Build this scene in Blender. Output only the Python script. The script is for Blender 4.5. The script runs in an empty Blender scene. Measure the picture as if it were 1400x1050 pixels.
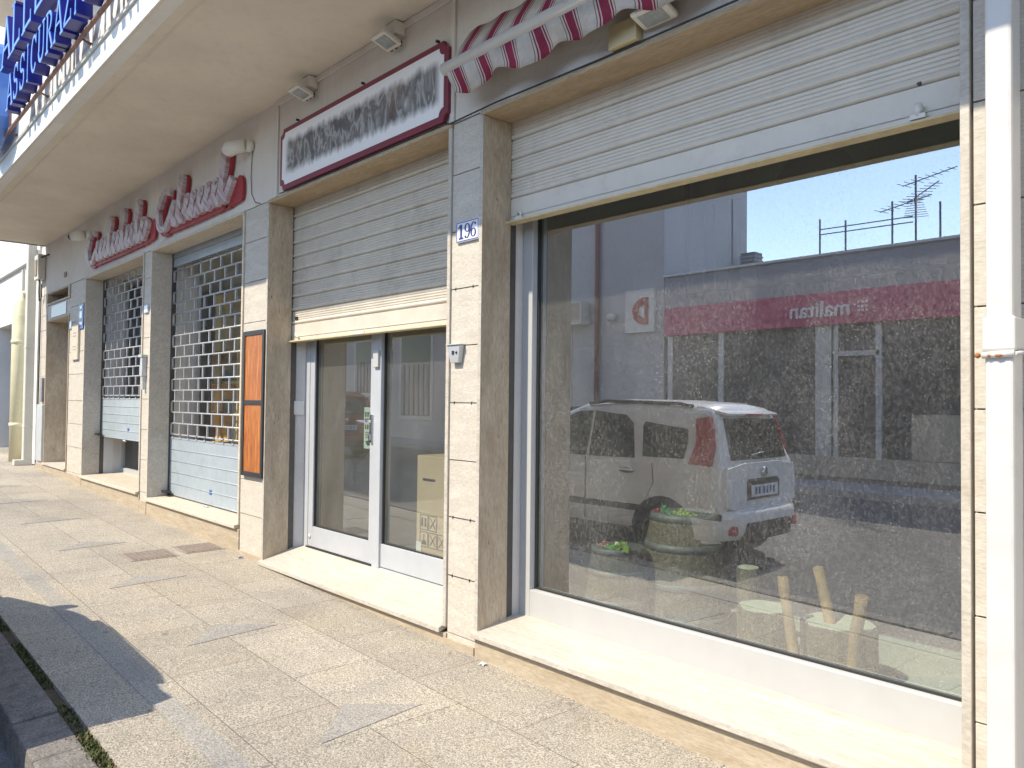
import bpy, bmesh, math, random
from mathutils import Vector, Matrix
random.seed(7)
SC = bpy.context.scene
COL = SC.collection
PI = math.pi
SLOPE = 0.026

# ------------------------------------------------------------------ materials
MATS = {}
class N:
    def __init__(s, name):
        s.m = bpy.data.materials.new(name); s.m.use_nodes = True
        s.t = s.m.node_tree; s.t.nodes.clear()
        s.out = s.t.nodes.new('ShaderNodeOutputMaterial')
    def n(s, typ, **kw):
        nd = s.t.nodes.new(typ)
        for k, v in kw.items():
            if k in nd.inputs: 
                nd.inputs[k].default_value = v
            else: setattr(nd, k, v)
        return nd
    def l(s, a, ao, b, bi): s.t.links.new(a.outputs[ao], b.inputs[bi])
    def coord(s, scale=(1,1,1), rot=(0,0,0), src='Object'):
        tc = s.n('ShaderNodeTexCoord'); mp = s.n('ShaderNodeMapping')
        mp.inputs['Scale'].default_value = scale; mp.inputs['Rotation'].default_value = rot
        s.l(tc, src, mp, 'Vector'); return mp
    def noise(s, mp, scale, detail=4, rough=.6, dist=0):
        nd = s.n('ShaderNodeTexNoise'); nd.inputs['Scale'].default_value = scale
        nd.inputs['Detail'].default_value = detail; nd.inputs['Roughness'].default_value = rough
        nd.inputs['Distortion'].default_value = dist
        s.l(mp, 'Vector', nd, 'Vector'); return nd
    def ramp(s, src, out, stops):
        r = s.n('ShaderNodeValToRGB'); cr = r.color_ramp
        while len(cr.elements) < len(stops): cr.elements.new(.5)
        for e, (p, c) in zip(cr.elements, stops):
            e.position = p; e.color = (c[0], c[1], c[2], 1) if not isinstance(c, (int, float)) else (c, c, c, 1)
        s.l(src, out, r, 'Fac'); return r
    def mix(s, a, b, fac, mode='MIX'):
        m = s.n('ShaderNodeMix'); m.data_type = 'RGBA'; m.blend_type = mode
        for nm, v in ((6, a), (7, b)):
            if isinstance(v, tuple): m.inputs[nm].default_value = (v[0], v[1], v[2], 1)
            else: s.t.links.new(v, m.inputs[nm])
        if isinstance(fac, (int, float)): m.inputs[0].default_value = fac
        else: s.t.links.new(fac, m.inputs[0])
        return m.outputs[2]
    def bsdf(s, col, rough=.6, metal=0, bump=None, bstr=.3, bdist=.005, spec=.5, alpha=None):
        p = s.n('ShaderNodeBsdfPrincipled')
        if isinstance(col, tuple): p.inputs['Base Color'].default_value = (col[0], col[1], col[2], 1)
        else: s.t.links.new(col, p.inputs['Base Color'])
        p.inputs['Roughness'].default_value = rough; p.inputs['Metallic'].default_value = metal
        p.inputs['Specular IOR Level'].default_value = spec
        if bump is not None:
            b = s.n('ShaderNodeBump'); b.inputs['Strength'].default_value = bstr; b.inputs['Distance'].default_value = bdist
            s.t.links.new(bump, b.inputs['Height']); s.l(b, 'Normal', p, 'Normal')
        s.l(p, 'BSDF', s.out, 'Surface'); return p

def simple(name, c, rough=.5, metal=0, var=.12, scale=8, bstr=.1, spec=.5, dirt=0.0, bscale=60):
    """painted / plain surface with soft mottling, fine bump and optional dirt"""
    if name in MATS: return MATS[name]
    s = N(name); mp = s.coord()
    n1 = s.noise(mp, scale, 5, .65); n2 = s.noise(mp, bscale, 3, .6)
    d = tuple(x*(1-var) for x in c); l = tuple(min(1, x*(1+var*.6)) for x in c)
    r = s.ramp(n1, 'Fac', [(.3, d), (.7, l)])
    col = r.outputs[0]
    if dirt:
        n3 = s.noise(s.coord((1.2, 1.2, 1.2)), 3.1, 8, .75)
        rr = s.ramp(n3, 'Fac', [(.52, 0.), (.72, dirt)])
        col = s.mix(col, tuple(x*.45*k for x, k in zip(c, (1., .92, .8))), rr.outputs[0])
    s.bsdf(col, rough, metal, n2.outputs['Fac'], bstr, .002, spec)
    MATS[name] = s.m; return s.m

def travertine(name, light, dark, stretch, pit=.5, stain=(.5, .38, .25), stainf=.35, pitscale=26):
    s = N(name)
    st = tuple(stretch)
    n1 = s.noise(s.coord(st), 5.0, 8, .68, .6)
    base = s.ramp(n1, 'Fac', [(.30, dark), (.5, tuple((a+b)/2 for a, b in zip(light, dark))), (.68, light)])
    n2 = s.noise(s.coord(tuple(x*1.7 for x in st)), 22, 4, .7, .3)
    fine = s.ramp(n2, 'Fac', [(.35, .80), (.62, 1.06)])
    c1 = s.mix(base.outputs[0], fine.outputs[0], 1.0, 'MULTIPLY')
    n3 = s.noise(s.coord((1.3, 1.3, .7)), 2.3, 6, .7)
    sm = s.ramp(n3, 'Fac', [(.5, 0.), (.75, stainf)])
    c2 = s.mix(c1, stain, sm.outputs[0])
    n4 = s.noise(s.coord(tuple(max(.35, x*.8) for x in st)), pitscale, 3, .75, .8)
    pm = s.ramp(n4, 'Fac', [(.30, 1.), (.36, 0.)])
    n5 = s.noise(s.coord(st), 3.5, 3, .6)
    pa = s.ramp(n5, 'Fac', [(.45, 0.), (.60, pit)])
    pp = s.mix(pm.outputs[0], pa.outputs[0], 1.0, 'MULTIPLY')
    c3 = s.mix(c2, tuple(x*.28 for x in dark), pp)
    inv = s.n('ShaderNodeMath', operation='SUBTRACT'); inv.inputs[0].default_value = 1
    s.t.links.new(pp, inv.inputs[1])
    s.bsdf(c3, .62, 0, inv.outputs[0], .5, .003, .35)
    MATS[name] = s.m; return s.m

travertine('travertine_pale', (.60, .56, .485), (.48, .435, .36), (1, 1, 4), .25, (.52, .40, .27), .16, 30)
travertine('travertine_sill', (.56, .525, .46), (.43, .39, .325), (.8, 7, 2), .35, (.5, .40, .28), .25, 30)
travertine('travertine_plinth', (.50, .425, .32), (.36, .29, .20), (.8, 2, 5), .4, (.42, .32, .2), .5, 30)
travertine('travertine_brown', (.55, .46, .35), (.39, .31, .22), (3.2, 2.2, .55), .95, (.26, .18, .10), .45, 30)
travertine('travertine_lintel', (.50, .39, .26), (.36, .27, .17), (.6, 3.5, 3.0), .9, (.40, .27, .15), .5, 34)
travertine('marble_grey', (.58, .53, .455), (.46, .42, .36), (1.6, 1.6, 1.2), .12, (.38, .33, .26), .3, 20)
travertine('marble_cream', (.62, .56, .46), (.54, .47, .37), (.8, 2, 1.5), .08, (.5, .42, .3), .2, 20)

def plaster(name, c, scale=1.0, streak=.25, bstr=.5):
    s = N(name)
    n0 = s.noise(s.coord(), 1.2*scale, 6, .65)
    r = s.ramp(n0, 'Fac', [(.3, tuple(x*.88 for x in c)), (.7, tuple(min(1, x*1.06) for x in c))])
    n1 = s.noise(s.coord((6, 6, .35)), 2.2, 5, .6)
    st = s.ramp(n1, 'Fac', [(.52, 0.), (.8, streak)])
    c1 = s.mix(r.outputs[0], tuple(x*y for x, y in zip(c, (.68, .62, .54))), st.outputs[0])
    n2 = s.noise(s.coord(), 55, 5, .7)
    s.bsdf(c1, .85, 0, n2.outputs['Fac'], bstr, .006, .2)
    MATS[name] = s.m
plaster('plaster_wall', (.70, .655, .585))
plaster('plaster_soffit', (.70, .635, .54), 1.1, .28, .2)
plaster('plaster_fascia', (.72, .71, .68), 1, .15, .2)
plaster('plaster_white', (.74, .74, .73), .6, .2, .2)
plaster('plaster_inner', (.62, .59, .55), 2, .2, .6)
plaster('plaster_opposite', (.52, .51, .52), .4, .3, .3)
plaster('plaster_grey', (.40, .395, .42), .4, .35, .3)
plaster('plaster_beige', (.45, .40, .34), .5, .3, .3)
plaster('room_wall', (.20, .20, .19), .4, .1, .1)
plaster('room_cream', (.66, .60, .50), .4, .1, .1)

def granite(name, base, contrast, joints=True):
    s = N(name)
    mp = s.coord()
    n1 = s.noise(mp, 150, 3, .8); n2 = s.noise(mp, 75, 3, .7); n3 = s.noise(mp, 1.7, 6, .7)
    a = s.ramp(n1, 'Fac', [(.36, tuple(x*(1-contrast) for x in base)), (.5, base), (.64, tuple(min(.9, x*(1+contrast*.8)) for x in base))])
    b = s.ramp(n2, 'Fac', [(.38, .78), (.6, 1.1)])
    c1 = s.mix(a.outputs[0], b.outputs[0], 1., 'MULTIPLY')
    c = s.ramp(n3, 'Fac', [(.32, (.80, .80, .82)), (.55, (1.0, .99, .97)), (.72, (1.06, 1.02, .96))])
    c2 = s.mix(c1, c.outputs[0], 1., 'MULTIPLY')
    # dark gum spots / stains
    v = s.n('ShaderNodeTexVoronoi'); v.inputs['Scale'].default_value = 3.0; v.inputs['Randomness'].default_value = 1
    s.l(mp, 'Vector', v, 'Vector')
    sp = s.ramp(v, 'Distance', [(.045, .65), (.07, 0.)])
    c3 = s.mix(c2, tuple(x*.45 for x in base), sp.outputs[0])
    n5 = s.noise(s.coord((1, 2.5, 1)), 1.1, 7, .75)
    stn = s.ramp(n5, 'Fac', [(.54, 0.), (.74, .35)])
    c3 = s.mix(c3, tuple(x*y for x, y in zip(base, (.74, .62, .48))), stn.outputs[0])
    h = n1.outputs['Fac']
    if joints:
        bt = s.n('ShaderNodeTexBrick'); bt.inputs['Scale'].default_value = 1.0
        bt.inputs['Brick Width'].default_value = .725; bt.inputs['Row Height'].default_value = .443
        bt.inputs['Mortar Size'].default_value = .0022; bt.inputs['Mortar Smooth'].default_value = .2
        bt.inputs['Color1'].default_value = (1, 1, 1, 1); bt.inputs['Color2'].default_value = (.87, .87, .86, 1); bt.inputs['Mortar'].default_value = (.36, .33, .30, 1)
        mp2 = s.coord(); mp2.inputs['Location'].default_value = (.18, .0, 0)
        s.l(mp2, 'Vector', bt, 'Vector')
        c3 = s.mix(c3, bt.outputs['Color'], 1., 'MULTIPLY')
    s.bsdf(c3, .8, 0, h, .35, .002, .3)
    MATS[name] = s.m
granite('granite_paving', (.405, .368, .31), .55)
granite('granite_inlay', (.325, .31, .285), .35, False)
granite('granite_strip', (.335, .32, .29), .35, False)
def rough_stone(name, base):
    s = N(name); mp = s.coord()
    n1 = s.noise(mp, 14, 8, .75); n2 = s.noise(mp, 110, 3, .8)
    a = s.ramp(n1, 'Fac', [(.3, tuple(x*.6 for x in base)), (.7, tuple(x*1.2 for x in base))])
    b = s.ramp(n2, 'Fac', [(.35, .6), (.65, 1.2)])
    c = s.mix(a.outputs[0], b.outputs[0], 1., 'MULTIPLY')
    s.bsdf(c, .9, 0, n1.outputs['Fac'], 1.0, .02, .2); MATS[name] = s.m
rough_stone('kerb_stone', (.27, .25, .23)); rough_stone('asphalt', (.20, .195, .19)); rough_stone('dirt', (.16, .12, .08))
rough_stone('barrel_wood', (.27, .215, .155)); rough_stone('bark', (.30, .24, .17))

simple('shutter_paint', (.60, .55, .46), .42, 0, .08, 6, .08, .4, .45)
simple('shutter_paint_grey', (.67, .62, .53), .42, 0, .06, 5, .08, .4, .3)
simple('shutter_lip', (.62, .52, .32), .5, 0, .15, 20, .2, .4, .5)
simple('shutter_dark', (.09, .085, .08), .6, 0, .2, 20)
simple('galvanised', (.50, .52, .54), .42, .25, .18, 14, .1, .5, .35)
simple('slat_blue', (.36, .42, .46), .4, .1, .10, 10, .1, .5, .25)
simple('aluminium', (.48, .505, .53), .38, .15, .07, 5, .05)
simple('aluminium_pale', (.47, .475, .465), .4, .1, .05, 5, .05)
simple('rubber', (.02, .02, .02), .6)
simple('white_plastic', (.70, .68, .62), .4, 0, .05, 6, .05, .5, .15)
simple('white_paint', (.58, .57, .545), .45, 0, .06, 3, .05, .4, .3)
simple('yellow_plastic', (.55, .45, .26), .5, 0, .08, 6, .05)
simple('cream_pipe', (.70, .66, .46), .5, 0, .12, 4, .1, .4, .35)
simple('pale_post', (.55, .54, .48), .5, 0, .1, 4, .1)
simple('lens_grey', (.35, .38, .38), .15, 0, .2, 20, .02)
simple('maroon_frame', (.20, .022, .05), .35, 0, .12, 6, .1)
simple('black_metal', (.025, .025, .028), .45, 0, .2, 20)
simple('blue_face', (.10, .25, .68), .3, 0, .08, 10, .03)
simple('blue_side', (.012, .02, .22), .35, 0, .15, 8, .03)
simple('grey_sheet', (.24, .22, .25), .4, .2, .25, 18, .1)
simple('rust_rail', (.28, .16, .12), .7, 0, .3, 20, .3)
simple('rust', (.36, .15, .05), .8, 0, .4, 30, .4)
simple('plate_white', (.72, .73, .76), .25, 0, .03, 5, .02)
simple('ink_blue', (.02, .04, .20), .4)
simple('ink_black', (.03, .03, .03), .6)
simple('label_blue', (.04, .10, .34), .4)
simple('paper', (.62, .62, .58), .7)
simple('paper_green', (.46, .62, .52), .7)
simple('cardboard', (.44, .34, .21), .8, 0, .06, 5, .1)
simple('cable_black', (.03, .03, .03), .6)
simple('car_white', (.74, .74, .74), .18, 0, .02, 2, .0, .6)
simple('car_red', (.30, .03, .03), .18, 0, .02, 2, .0, .6)
simple('car_black', (.02, .02, .022), .5)
simple('car_window', (.012, .016, .017), .12, 0, .1, 3, 0, .3)
simple('lamp_red', (.42, .015, .02), .15, 0, .2, 30, .1, .7)
simple('tyre', (.02, .02, .02), .85)
simple('chrome', (.7, .7, .7), .15, 1, .02, 5, .0)
simple('magenta', (.46, .045, .15), .45, 0, .1, 2, .05)
simple('sign_letters', (.68, .62, .66), .5)
simple('red_paint', (.34, .025, .035), .5)
simple('pipe_red', (.30, .13, .11), .6)
simple('iron_grey', (.22, .22, .23), .6, .3)
simple('window_dark', (.025, .028, .03), .12, 0, .3, 2, 0, .7)
simple('shop_dark', (.085, .09, .10), .35, 0, .4, 1.5, 0, .4)
simple('shelf_wood', (.78, .56, .27), .55, 0, .15, 5, .1)
simple('box_teal', (.06, .20, .28), .5); simple('box_brown', (.12, .06, .05), .5); simple('box_pale', (.45, .42, .36), .5)
simple('floor_room', (.60, .58, .52), .55, 0, .1, 2, .05)
simple('log_wood', (.50, .30, .14), .75, 0, .25, 14, .4)
simple('stump_top', (.75, .72, .60), .7, 0, .15, 12, .2)
simple('grape_green', (.13, .42, .10), .25, 0, .2, 10, 0, .6); simple('grape_lime', (.30, .42, .10), .25, 0, .2, 10, 0, .6)
simple('grape_red', (.36, .06, .10), .25, 0, .2, 10, 0, .6); simple('grape_rose', (.42, .18, .14), .25, 0, .2, 10, 0, .6)
simple('leaf_green', (.06, .26, .12), .5); simple('moss', (.065, .085, .022), .9, 0, .5, 40, .5)
simple('moss_dry', (.15, .13, .055), .9, 0, .5, 40, .5)
simple('blue_litter', (.08, .12, .35), .5)
simple('barrel_red', (.32, .05, .04), .6)
simple('stripe_board', (.22, .24, .21), .6); simple('black_board', (.012, .010, .012), .6)
simple('grate_iron', (.30, .25, .21), .8, 0, .3, 30, .5)
simple('roof_tile', (.32, .20, .15), .8)

def wood_panel():
    s = N('orange_wood'); mp = s.coord((14, 1, 1.2))
    n = s.noise(mp, 4, 8, .7, 1.2); n2 = s.noise(s.coord((40, 1, 2)), 6, 4, .7)
    r = s.ramp(n, 'Fac', [(.3, (.20, .045, .010)), (.5, (.40, .12, .025)), (.72, (.62, .27, .08))])
    r2 = s.ramp(n2, 'Fac', [(.35, .8), (.65, 1.15)])
    s.bsdf(s.mix(r.outputs[0], r2.outputs[0], 1., 'MULTIPLY'), .4, 0, n2.outputs['Fac'], .3, .002); MATS['orange_wood'] = s.m
wood_panel()

def awning_cloth():
    s = N('awning_cloth'); mp = s.coord()
    sx = s.n('ShaderNodeSeparateXYZ'); s.l(mp, 'Vector', sx, 'Vector')
    m = s.n('ShaderNodeMath', operation='MULTIPLY'); m.inputs[1].default_value = 1/.20; s.l(sx, 'X', m, 0)
    f = s.n('ShaderNodeMath', operation='FRACT'); s.l(m, 0, f, 0)
    W = (.55, .51, .46); R = (.27, .04, .08); D = (.16, .10, .12)
    r = s.ramp(f, 0, [(0, W), (.05, D), (.07, W), (.12, R), (.16, W), (.19, R), (.42, R), (.44, W), (.47, R), (.52, W), (.57, D), (.59, W), (1, W)])
    r.color_ramp.interpolation = 'CONSTANT'
    n = s.noise(mp, 7, 6, .7); d = s.ramp(n, 'Fac', [(.35, .72), (.6, 1.)])
    s.bsdf(s.mix(r.outputs[0], d.outputs[0], 1., 'MULTIPLY'), .9, 0, n.outputs['Fac'], .3, .01, .1); MATS['awning_cloth'] = s.m
awning_cloth()

def smear(name, kind):
    """lettering worn into diagonal smears, as the sign shows"""
    s = N(name)
    mp = s.coord((1, 1, 1), (0, math.radians(-38), 0))
    mp2 = s.n('ShaderNodeMapping'); mp2.inputs['Scale'].default_value = (6, 1, 3.0) if kind == 'black' else (1.7, 1, 17)
    mp0 = s.coord(); s.l(mp0 if kind == 'black' else mp, 'Vector', mp2, 'Vector')
    if kind == 'black': mp2.inputs['Rotation'].default_value = (0, math.radians(22), 0)
    n = s.noise(mp2, 1.0, 4, .6, .4)
    if kind == 'black':
        r = s.ramp(n, 'Fac', [(.34, .06), (.45, .14), (.50, .40), (.56, .12), (.64, .30), (.72, .55)])
        tint = s.noise(s.coord(), 3.2, 3, .5); tr = s.ramp(tint, 'Fac', [(.55, 0.), (.72, .35)])
        col = s.mix(r.outputs[0], (.36, .22, .17), tr.outputs[0])
        # fade out to the white board at the edge of the word
        sx = s.n('ShaderNodeSeparateXYZ'); s.l(mp0, 'Vector', sx, 'Vector')
        nz = s.noise(s.coord((14, 1, 1)), 1.0, 3, .6)
        a = s.n('ShaderNodeMath', operation='MULTIPLY_ADD'); s.l(nz, 'Fac', a, 0); a.inputs[1].default_value = .10; a.inputs[2].default_value = -.05
        b = s.n('ShaderNodeMath', operation='ADD'); s.l(sx, 'Z', b, 0); s.l(a, 0, b, 1)
        c = s.n('ShaderNodeMath', operation='ABSOLUTE'); s.l(b, 0, c, 0)
        m1 = s.ramp(c, 0, [(.09, 1.), (.14, 0.)])
        xa = s.n('ShaderNodeMath', operation='ABSOLUTE'); s.l(sx, 'X', xa, 0)
        m2 = s.ramp(xa, 0, [(.90, 1.), (.96, 0.)])
        col = s.mix((.82, .82, .82), col, s.mix(m1.outputs[0], m2.outputs[0], 1., 'MULTIPLY'))
    else:
        r = s.ramp(n, 'Fac', [(.30, (.28, .06, .07)), (.42, (.40, .30, .31)), (.55, (.56, .52, .54)), (.64, (.38, .24, .25)), (.75, (.60, .57, .58))])
        col = r.outputs[0]
    s.bsdf(col, .5); MATS[name] = s.m
smear('smeared_black', 'black'); smear('smeared_script', 'script')

def glass(name, tint, base, dust, spec=1.0):
    s = N(name)
    tr = s.n('ShaderNodeBsdfTransparent'); tr.inputs['Color'].default_value = (*tint, 1)
    gl = s.n('ShaderNodeBsdfGlossy'); gl.inputs['Roughness'].default_value = 0.0; gl.inputs['Color'].default_value = (.95, .97, 1, 1)
    lw = s.n('ShaderNodeLayerWeight'); lw.inputs['Blend'].default_value = .5; fr = s.n('ShaderNodeMath', operation='POWER'); s.l(lw, 'Facing', fr, 0); fr.inputs[1].default_value = 2.5
    ma = s.n('ShaderNodeMath', operation='MULTIPLY_ADD'); s.l(fr, 0, ma, 0); ma.inputs[1].default_value = spec; ma.inputs[2].default_value = base; ma.use_clamp = True
    mx = s.n('ShaderNodeMixShader'); s.l(ma, 0, mx, 0); s.l(tr, 0, mx, 1); s.l(gl, 0, mx, 2)
    df = s.n('ShaderNodeBsdfDiffuse'); df.inputs['Color'].default_value = (.62, .62, .60, 1)
    mp = s.coord()
    n1 = s.noise(s.coord((1, 1, .55)), 80, 5, .75); r1 = s.ramp(n1, 'Fac', [(.36, dust*.45), (.52, dust*.95), (.68, dust*1.7)])
    n3 = s.noise(mp, 190, 2, .6); r3 = s.ramp(n3, 'Fac', [(.60, 0.), (.70, dust*2.0)])
    n4 = s.noise(s.coord((1, 1, .7)), 2.2, 5, .65); r4 = s.ramp(n4, 'Fac', [(.35, .35), (.62, 1.)])
    n6 = s.noise(mp, 5, 4, .7); gate = s.ramp(n6, 'Fac', [(.38, .15), (.58, 1.)])
    acc = s.mix(r1.outputs[0], r3.outputs[0], 1., 'ADD')
    for vs, rad, amp in ((95, .14, 5.0), (50, .075, 6.5)):
        v = s.n('ShaderNodeTexVoronoi'); v.inputs['Scale'].default_value = vs; s.l(s.coord((1, 1, .8)), 'Vector', v, 'Vector')
        rv = s.ramp(v, 'Distance', [(rad*.6, min(.75, dust*amp)), (rad*1.4, 0.)])
        vc0 = s.ramp(v, 'Color', [(.52, 0.), (.60, 1.)])
        acc = s.mix(acc, s.mix(s.mix(rv.outputs[0], vc0.outputs[0], 1., 'MULTIPLY'), gate.outputs[0], 1., 'MULTIPLY'), 1., 'ADD')
    a3 = s.mix(acc, r4.outputs[0], 1., 'MULTIPLY')
    m2 = s.n('ShaderNodeMixShader'); s.t.links.new(a3, m2.inputs[0]); s.l(mx, 0, m2, 1); s.l(df, 0, m2, 2)
    s.l(m2, 0, s.out, 'Surface'); MATS[name] = s.m
glass('shop_glass', (.84, .95, .90), .38, .085, .7)
glass('door_glass', (.92, .96, .93), .22, .085, .7)
glass('grille_glass', (.94, .96, .95), .05, .01, .4)
def clear(name, c):
    s = N(name); tr = s.n('ShaderNodeBsdfTransparent'); tr.inputs['Color'].default_value = (*c, 1); s.l(tr, 0, s.out, 'Surface'); MATS[name] = s.m
clear('glass_back', (.97, .99, .98))

# ------------------------------------------------------------------ mesh builder
OFF = {}
class MB:
    def __init__(s): s.bm = bmesh.new(); s.mats = []; s.cur = 0
    def mat(s, name):
        if name not in s.mats: s.mats.append(name)
        s.cur = s.mats.index(name); return s
    def face(s, pts):
        f = s.bm.faces.new([s.bm.verts.new(p) for p in pts]); f.material_index = s.cur; return f
    def box(s, x0, x1, y0, y1, z0, z1):
        v = [s.bm.verts.new((x, y, z)) for x in (x0, x1) for y in (y0, y1) for z in (z0, z1)]
        for q in ((0,1,3,2), (4,6,7,5), (0,4,5,1), (2,3,7,6), (0,2,6,4), (1,5,7,3)):
            f = s.bm.faces.new([v[i] for i in q]); f.material_index = s.cur
        return s
    def hexa(s, p):     # 8 points: bottom 4, top 4 (ccw)
        v = [s.bm.verts.new(q) for q in p]
        for q in ((3,2,1,0), (4,5,6,7), (0,1,5,4), (1,2,6,5), (2,3,7,6), (3,0,4,7)):
            f = s.bm.faces.new([v[i] for i in q]); f.material_index = s.cur
        return s
    def prism(s, poly, a, b, fn):   # poly 2d, extruded from a to b; fn(u,v,w)->xyz
        A = [s.bm.verts.new(fn(u, v, a)) for u, v in poly]; B = [s.bm.verts.new(fn(u, v, b)) for u, v in poly]
        n = len(poly)
        f = s.bm.faces.new(A); f.material_index = s.cur
        f = s.bm.faces.new(B[::-1]); f.material_index = s.cur
        for i in range(n):
            f = s.bm.faces.new([A[i], B[i], B[(i+1) % n], A[(i+1) % n]]); f.material_index = s.cur
        return s
    def tube(s, pts, r, seg=8, cap=True):
        pts = [Vector(p) for p in pts]; rings = []
        rr = r if isinstance(r, (list, tuple)) else [r]*len(pts)
        for i, p in enumerate(pts):
            d = (pts[min(i+1, len(pts)-1)]-pts[max(i-1, 0)]).normalized()
            up = Vector((0, 0, 1)) if abs(d.z) < .9 else Vector((1, 0, 0))
            a = d.cross(up).normalized(); b = d.cross(a).normalized()
            rings.append([s.bm.verts.new(p+a*math.cos(t*2*PI/seg)*rr[i]+b*math.sin(t*2*PI/seg)*rr[i]) for t in range(seg)])
        for i in range(len(rings)-1):
            for j in range(seg):
                f = s.bm.faces.new([rings[i][j], rings[i][(j+1) % seg], rings[i+1][(j+1) % seg], rings[i+1][j]]); f.material_index = s.cur; f.smooth = True
        if cap:
            for R in (rings[0][::-1], rings[-1]):
                f = s.bm.faces.new(R); f.material_index = s.cur
        return s
    def lathe(s, c, prof, seg=24, axis='z'):    # prof: (r, h)
        rings = []
        for r, h in prof:
            ring = []
            for t in range(seg):
                a = t*2*PI/seg; u, v = r*math.cos(a), r*math.sin(a)
                p = (c[0]+u, c[1]+v, c[2]+h) if axis == 'z' else (c[0]+u, c[1]+h, c[2]+v) if axis == 'y' else (c[0]+h, c[1]+u, c[2]+v)
                ring.append(s.bm.verts.new(p))
            rings.append(ring)
        for i in range(len(rings)-1):
            for j in range(seg):
                f = s.bm.faces.new([rings[i][j], rings[i][(j+1) % seg], rings[i+1][(j+1) % seg], rings[i+1][j]]); f.material_index = s.cur; f.smooth = True
        for R, pr in ((rings[0][::-1], prof[0]), (rings[-1], prof[-1])):
            if pr[0] > 1e-4:
                f = s.bm.faces.new(R); f.material_index = s.cur
        return s
    def ball(s, c, r, sub=2, sc=(1, 1, 1)):
        g = bmesh.ops.create_icosphere(s.bm, subdivisions=sub, radius=r)
        for v in g['verts']: v.co = Vector((v.co.x*sc[0], v.co.y*sc[1], v.co.z*sc[2]))+Vector(c)
        for v in g['verts']:
            for f in v.link_faces: f.material_index = s.cur; f.smooth = True
        return s
    def obj(s, name, parent=None, bevel=0, smooth=False, mat=None):
        off = Vector(OFF.get(parent.name, (0, 0, 0))) if parent else Vector((0, 0, 0))
        base = off
        if parent is None and s.own is not None: base = Vector(s.own)
        for v in s.bm.verts: v.co -= base
        bmesh.ops.recalc_face_normals(s.bm, faces=s.bm.faces)
        me = bpy.data.meshes.new(name); s.bm.to_mesh(me); s.bm.free()
        for m in (s.mats or [mat]): me.materials.append(MATS[m])
        o = bpy.data.objects.new(name, me); COL.objects.link(o)
        if parent: o.parent = parent
        else: o.location = base
        OFF[o.name] = tuple(base)
        if smooth:
            for p in me.polygons: p.use_smooth = True
        if bevel:
            b = o.modifiers.new('bevel', 'BEVEL'); b.width = bevel; b.segments = 2; b.limit_method = 'ANGLE'; b.angle_limit = math.radians(40)
        return o
    own = None
def M(mat, own=None):
    b = MB(); b.mat(mat); b.own = own; return b
def thing(name, loc, label, cat, group=None):
    o = bpy.data.objects.new(name, None); COL.objects.link(o); o.location = loc; OFF[o.name] = tuple(loc)
    o['label'] = label; o['category'] = cat; o.empty_display_size = .1
    if group: o['group'] = group
    return o
def tag(o, label, cat, group=None):
    o['label'] = label; o['category'] = cat
    if group: o['group'] = group
    return o
def struct(o): o['kind'] = 'structure'; return o
def copy_tree(o, parent=None):
    c = o.copy(); COL.objects.link(c)
    if parent: c.parent = parent
    for ch in [x for x in list(bpy.data.objects) if x.parent == o]: copy_tree(ch, c)
    return c
XZ = lambda y: None
def fxz(u, v, w): return (u, w, v)      # poly in x,z extruded along y
def fyz(u, v, w): return (w, u, v)      # poly in y,z extruded along x
def fxy(u, v, w): return (u, v, w)      # poly in x,y extruded along z
def gz(x, y=0): return -SLOPE*x
def stroke(p, q, w):
    p = Vector(p); q = Vector(q); d = (q-p).normalized(); n = Vector((-d.y, d.x))*w/2
    return [tuple(p+n), tuple(p-n), tuple(q-n), tuple(q+n)]

# ------------------------------------------------------------------ ground
def slab(name, x0, x1, y0, y1, top, depth, mat, parent=None, slope=SLOPE):
    b = M(mat); 
    b.hexa([(x0, y0, -slope*x0+top-depth), (x1, y0, -slope*x1+top-depth), (x1, y1, -slope*x1+top-depth), (x0, y1, -slope*x0+top-depth),
            (x0, y0, -slope*x0+top), (x1, y0, -slope*x1+top), (x1, y1, -slope*x1+top), (x0, y1, -slope*x0+top)])
    return b.obj(name, parent)
sidewalk = struct(slab('sidewalk', -60, 8, -1.765, .30, 0, .25, 'granite_paving'))
b = M('granite_strip')
for x0, x1 in ((-60, 8),):
    b.hexa([(x0, -1.475, -SLOPE*x0-.01), (x1, -1.505, -SLOPE*x1-.01), (x1, -1.40, -SLOPE*x1-.01), (x0, -1.36, -SLOPE*x0-.01),
            (x0, -1.475, -SLOPE*x0+.003), (x1, -1.505, -SLOPE*x1+.003), (x1, -1.40, -SLOPE*x1+.003), (x0, -1.36, -SLOPE*x0+.003)])
strip = b.obj('inlay_strip', sidewalk)
for k in range(14):
    ox = -1.44*k+1.44
    t = [(-2.75+ox, -1.11), (-3.03+ox, -.86), (-2.81+ox, -.58)] 
    b = M('granite_inlay'); b.prism(t, -.01, .003, lambda u, v, w: (u, v, gz(u)+w)); b.obj('inlay_triangle', sidewalk)

kerb = M('kerb_stone')
x = -30.0
random.seed(3)
while x < 6:
    L = random.uniform(.8, 1.1); x1 = x+L-.012
    dz = random.uniform(-.006, .004)
    segs = 5
    for i in range(segs):
        a = x+(x1-x)*i/segs; c = x+(x1-x)*(i+1)/segs
        kerb.hexa([(a, -2.01, gz(a)-.3), (c, -2.01, gz(c)-.3), (c, -1.815, gz(c)-.3), (a, -1.815, gz(a)-.3),
                   (a, -1.985, gz(a)-.012+dz), (c, -1.985, gz(c)-.012+dz), (c, -1.815, gz(c)-.002+dz), (a, -1.815, gz(a)-.002+dz)])
    x += L
struct(kerb.obj('kerb', None, .008))
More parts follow.
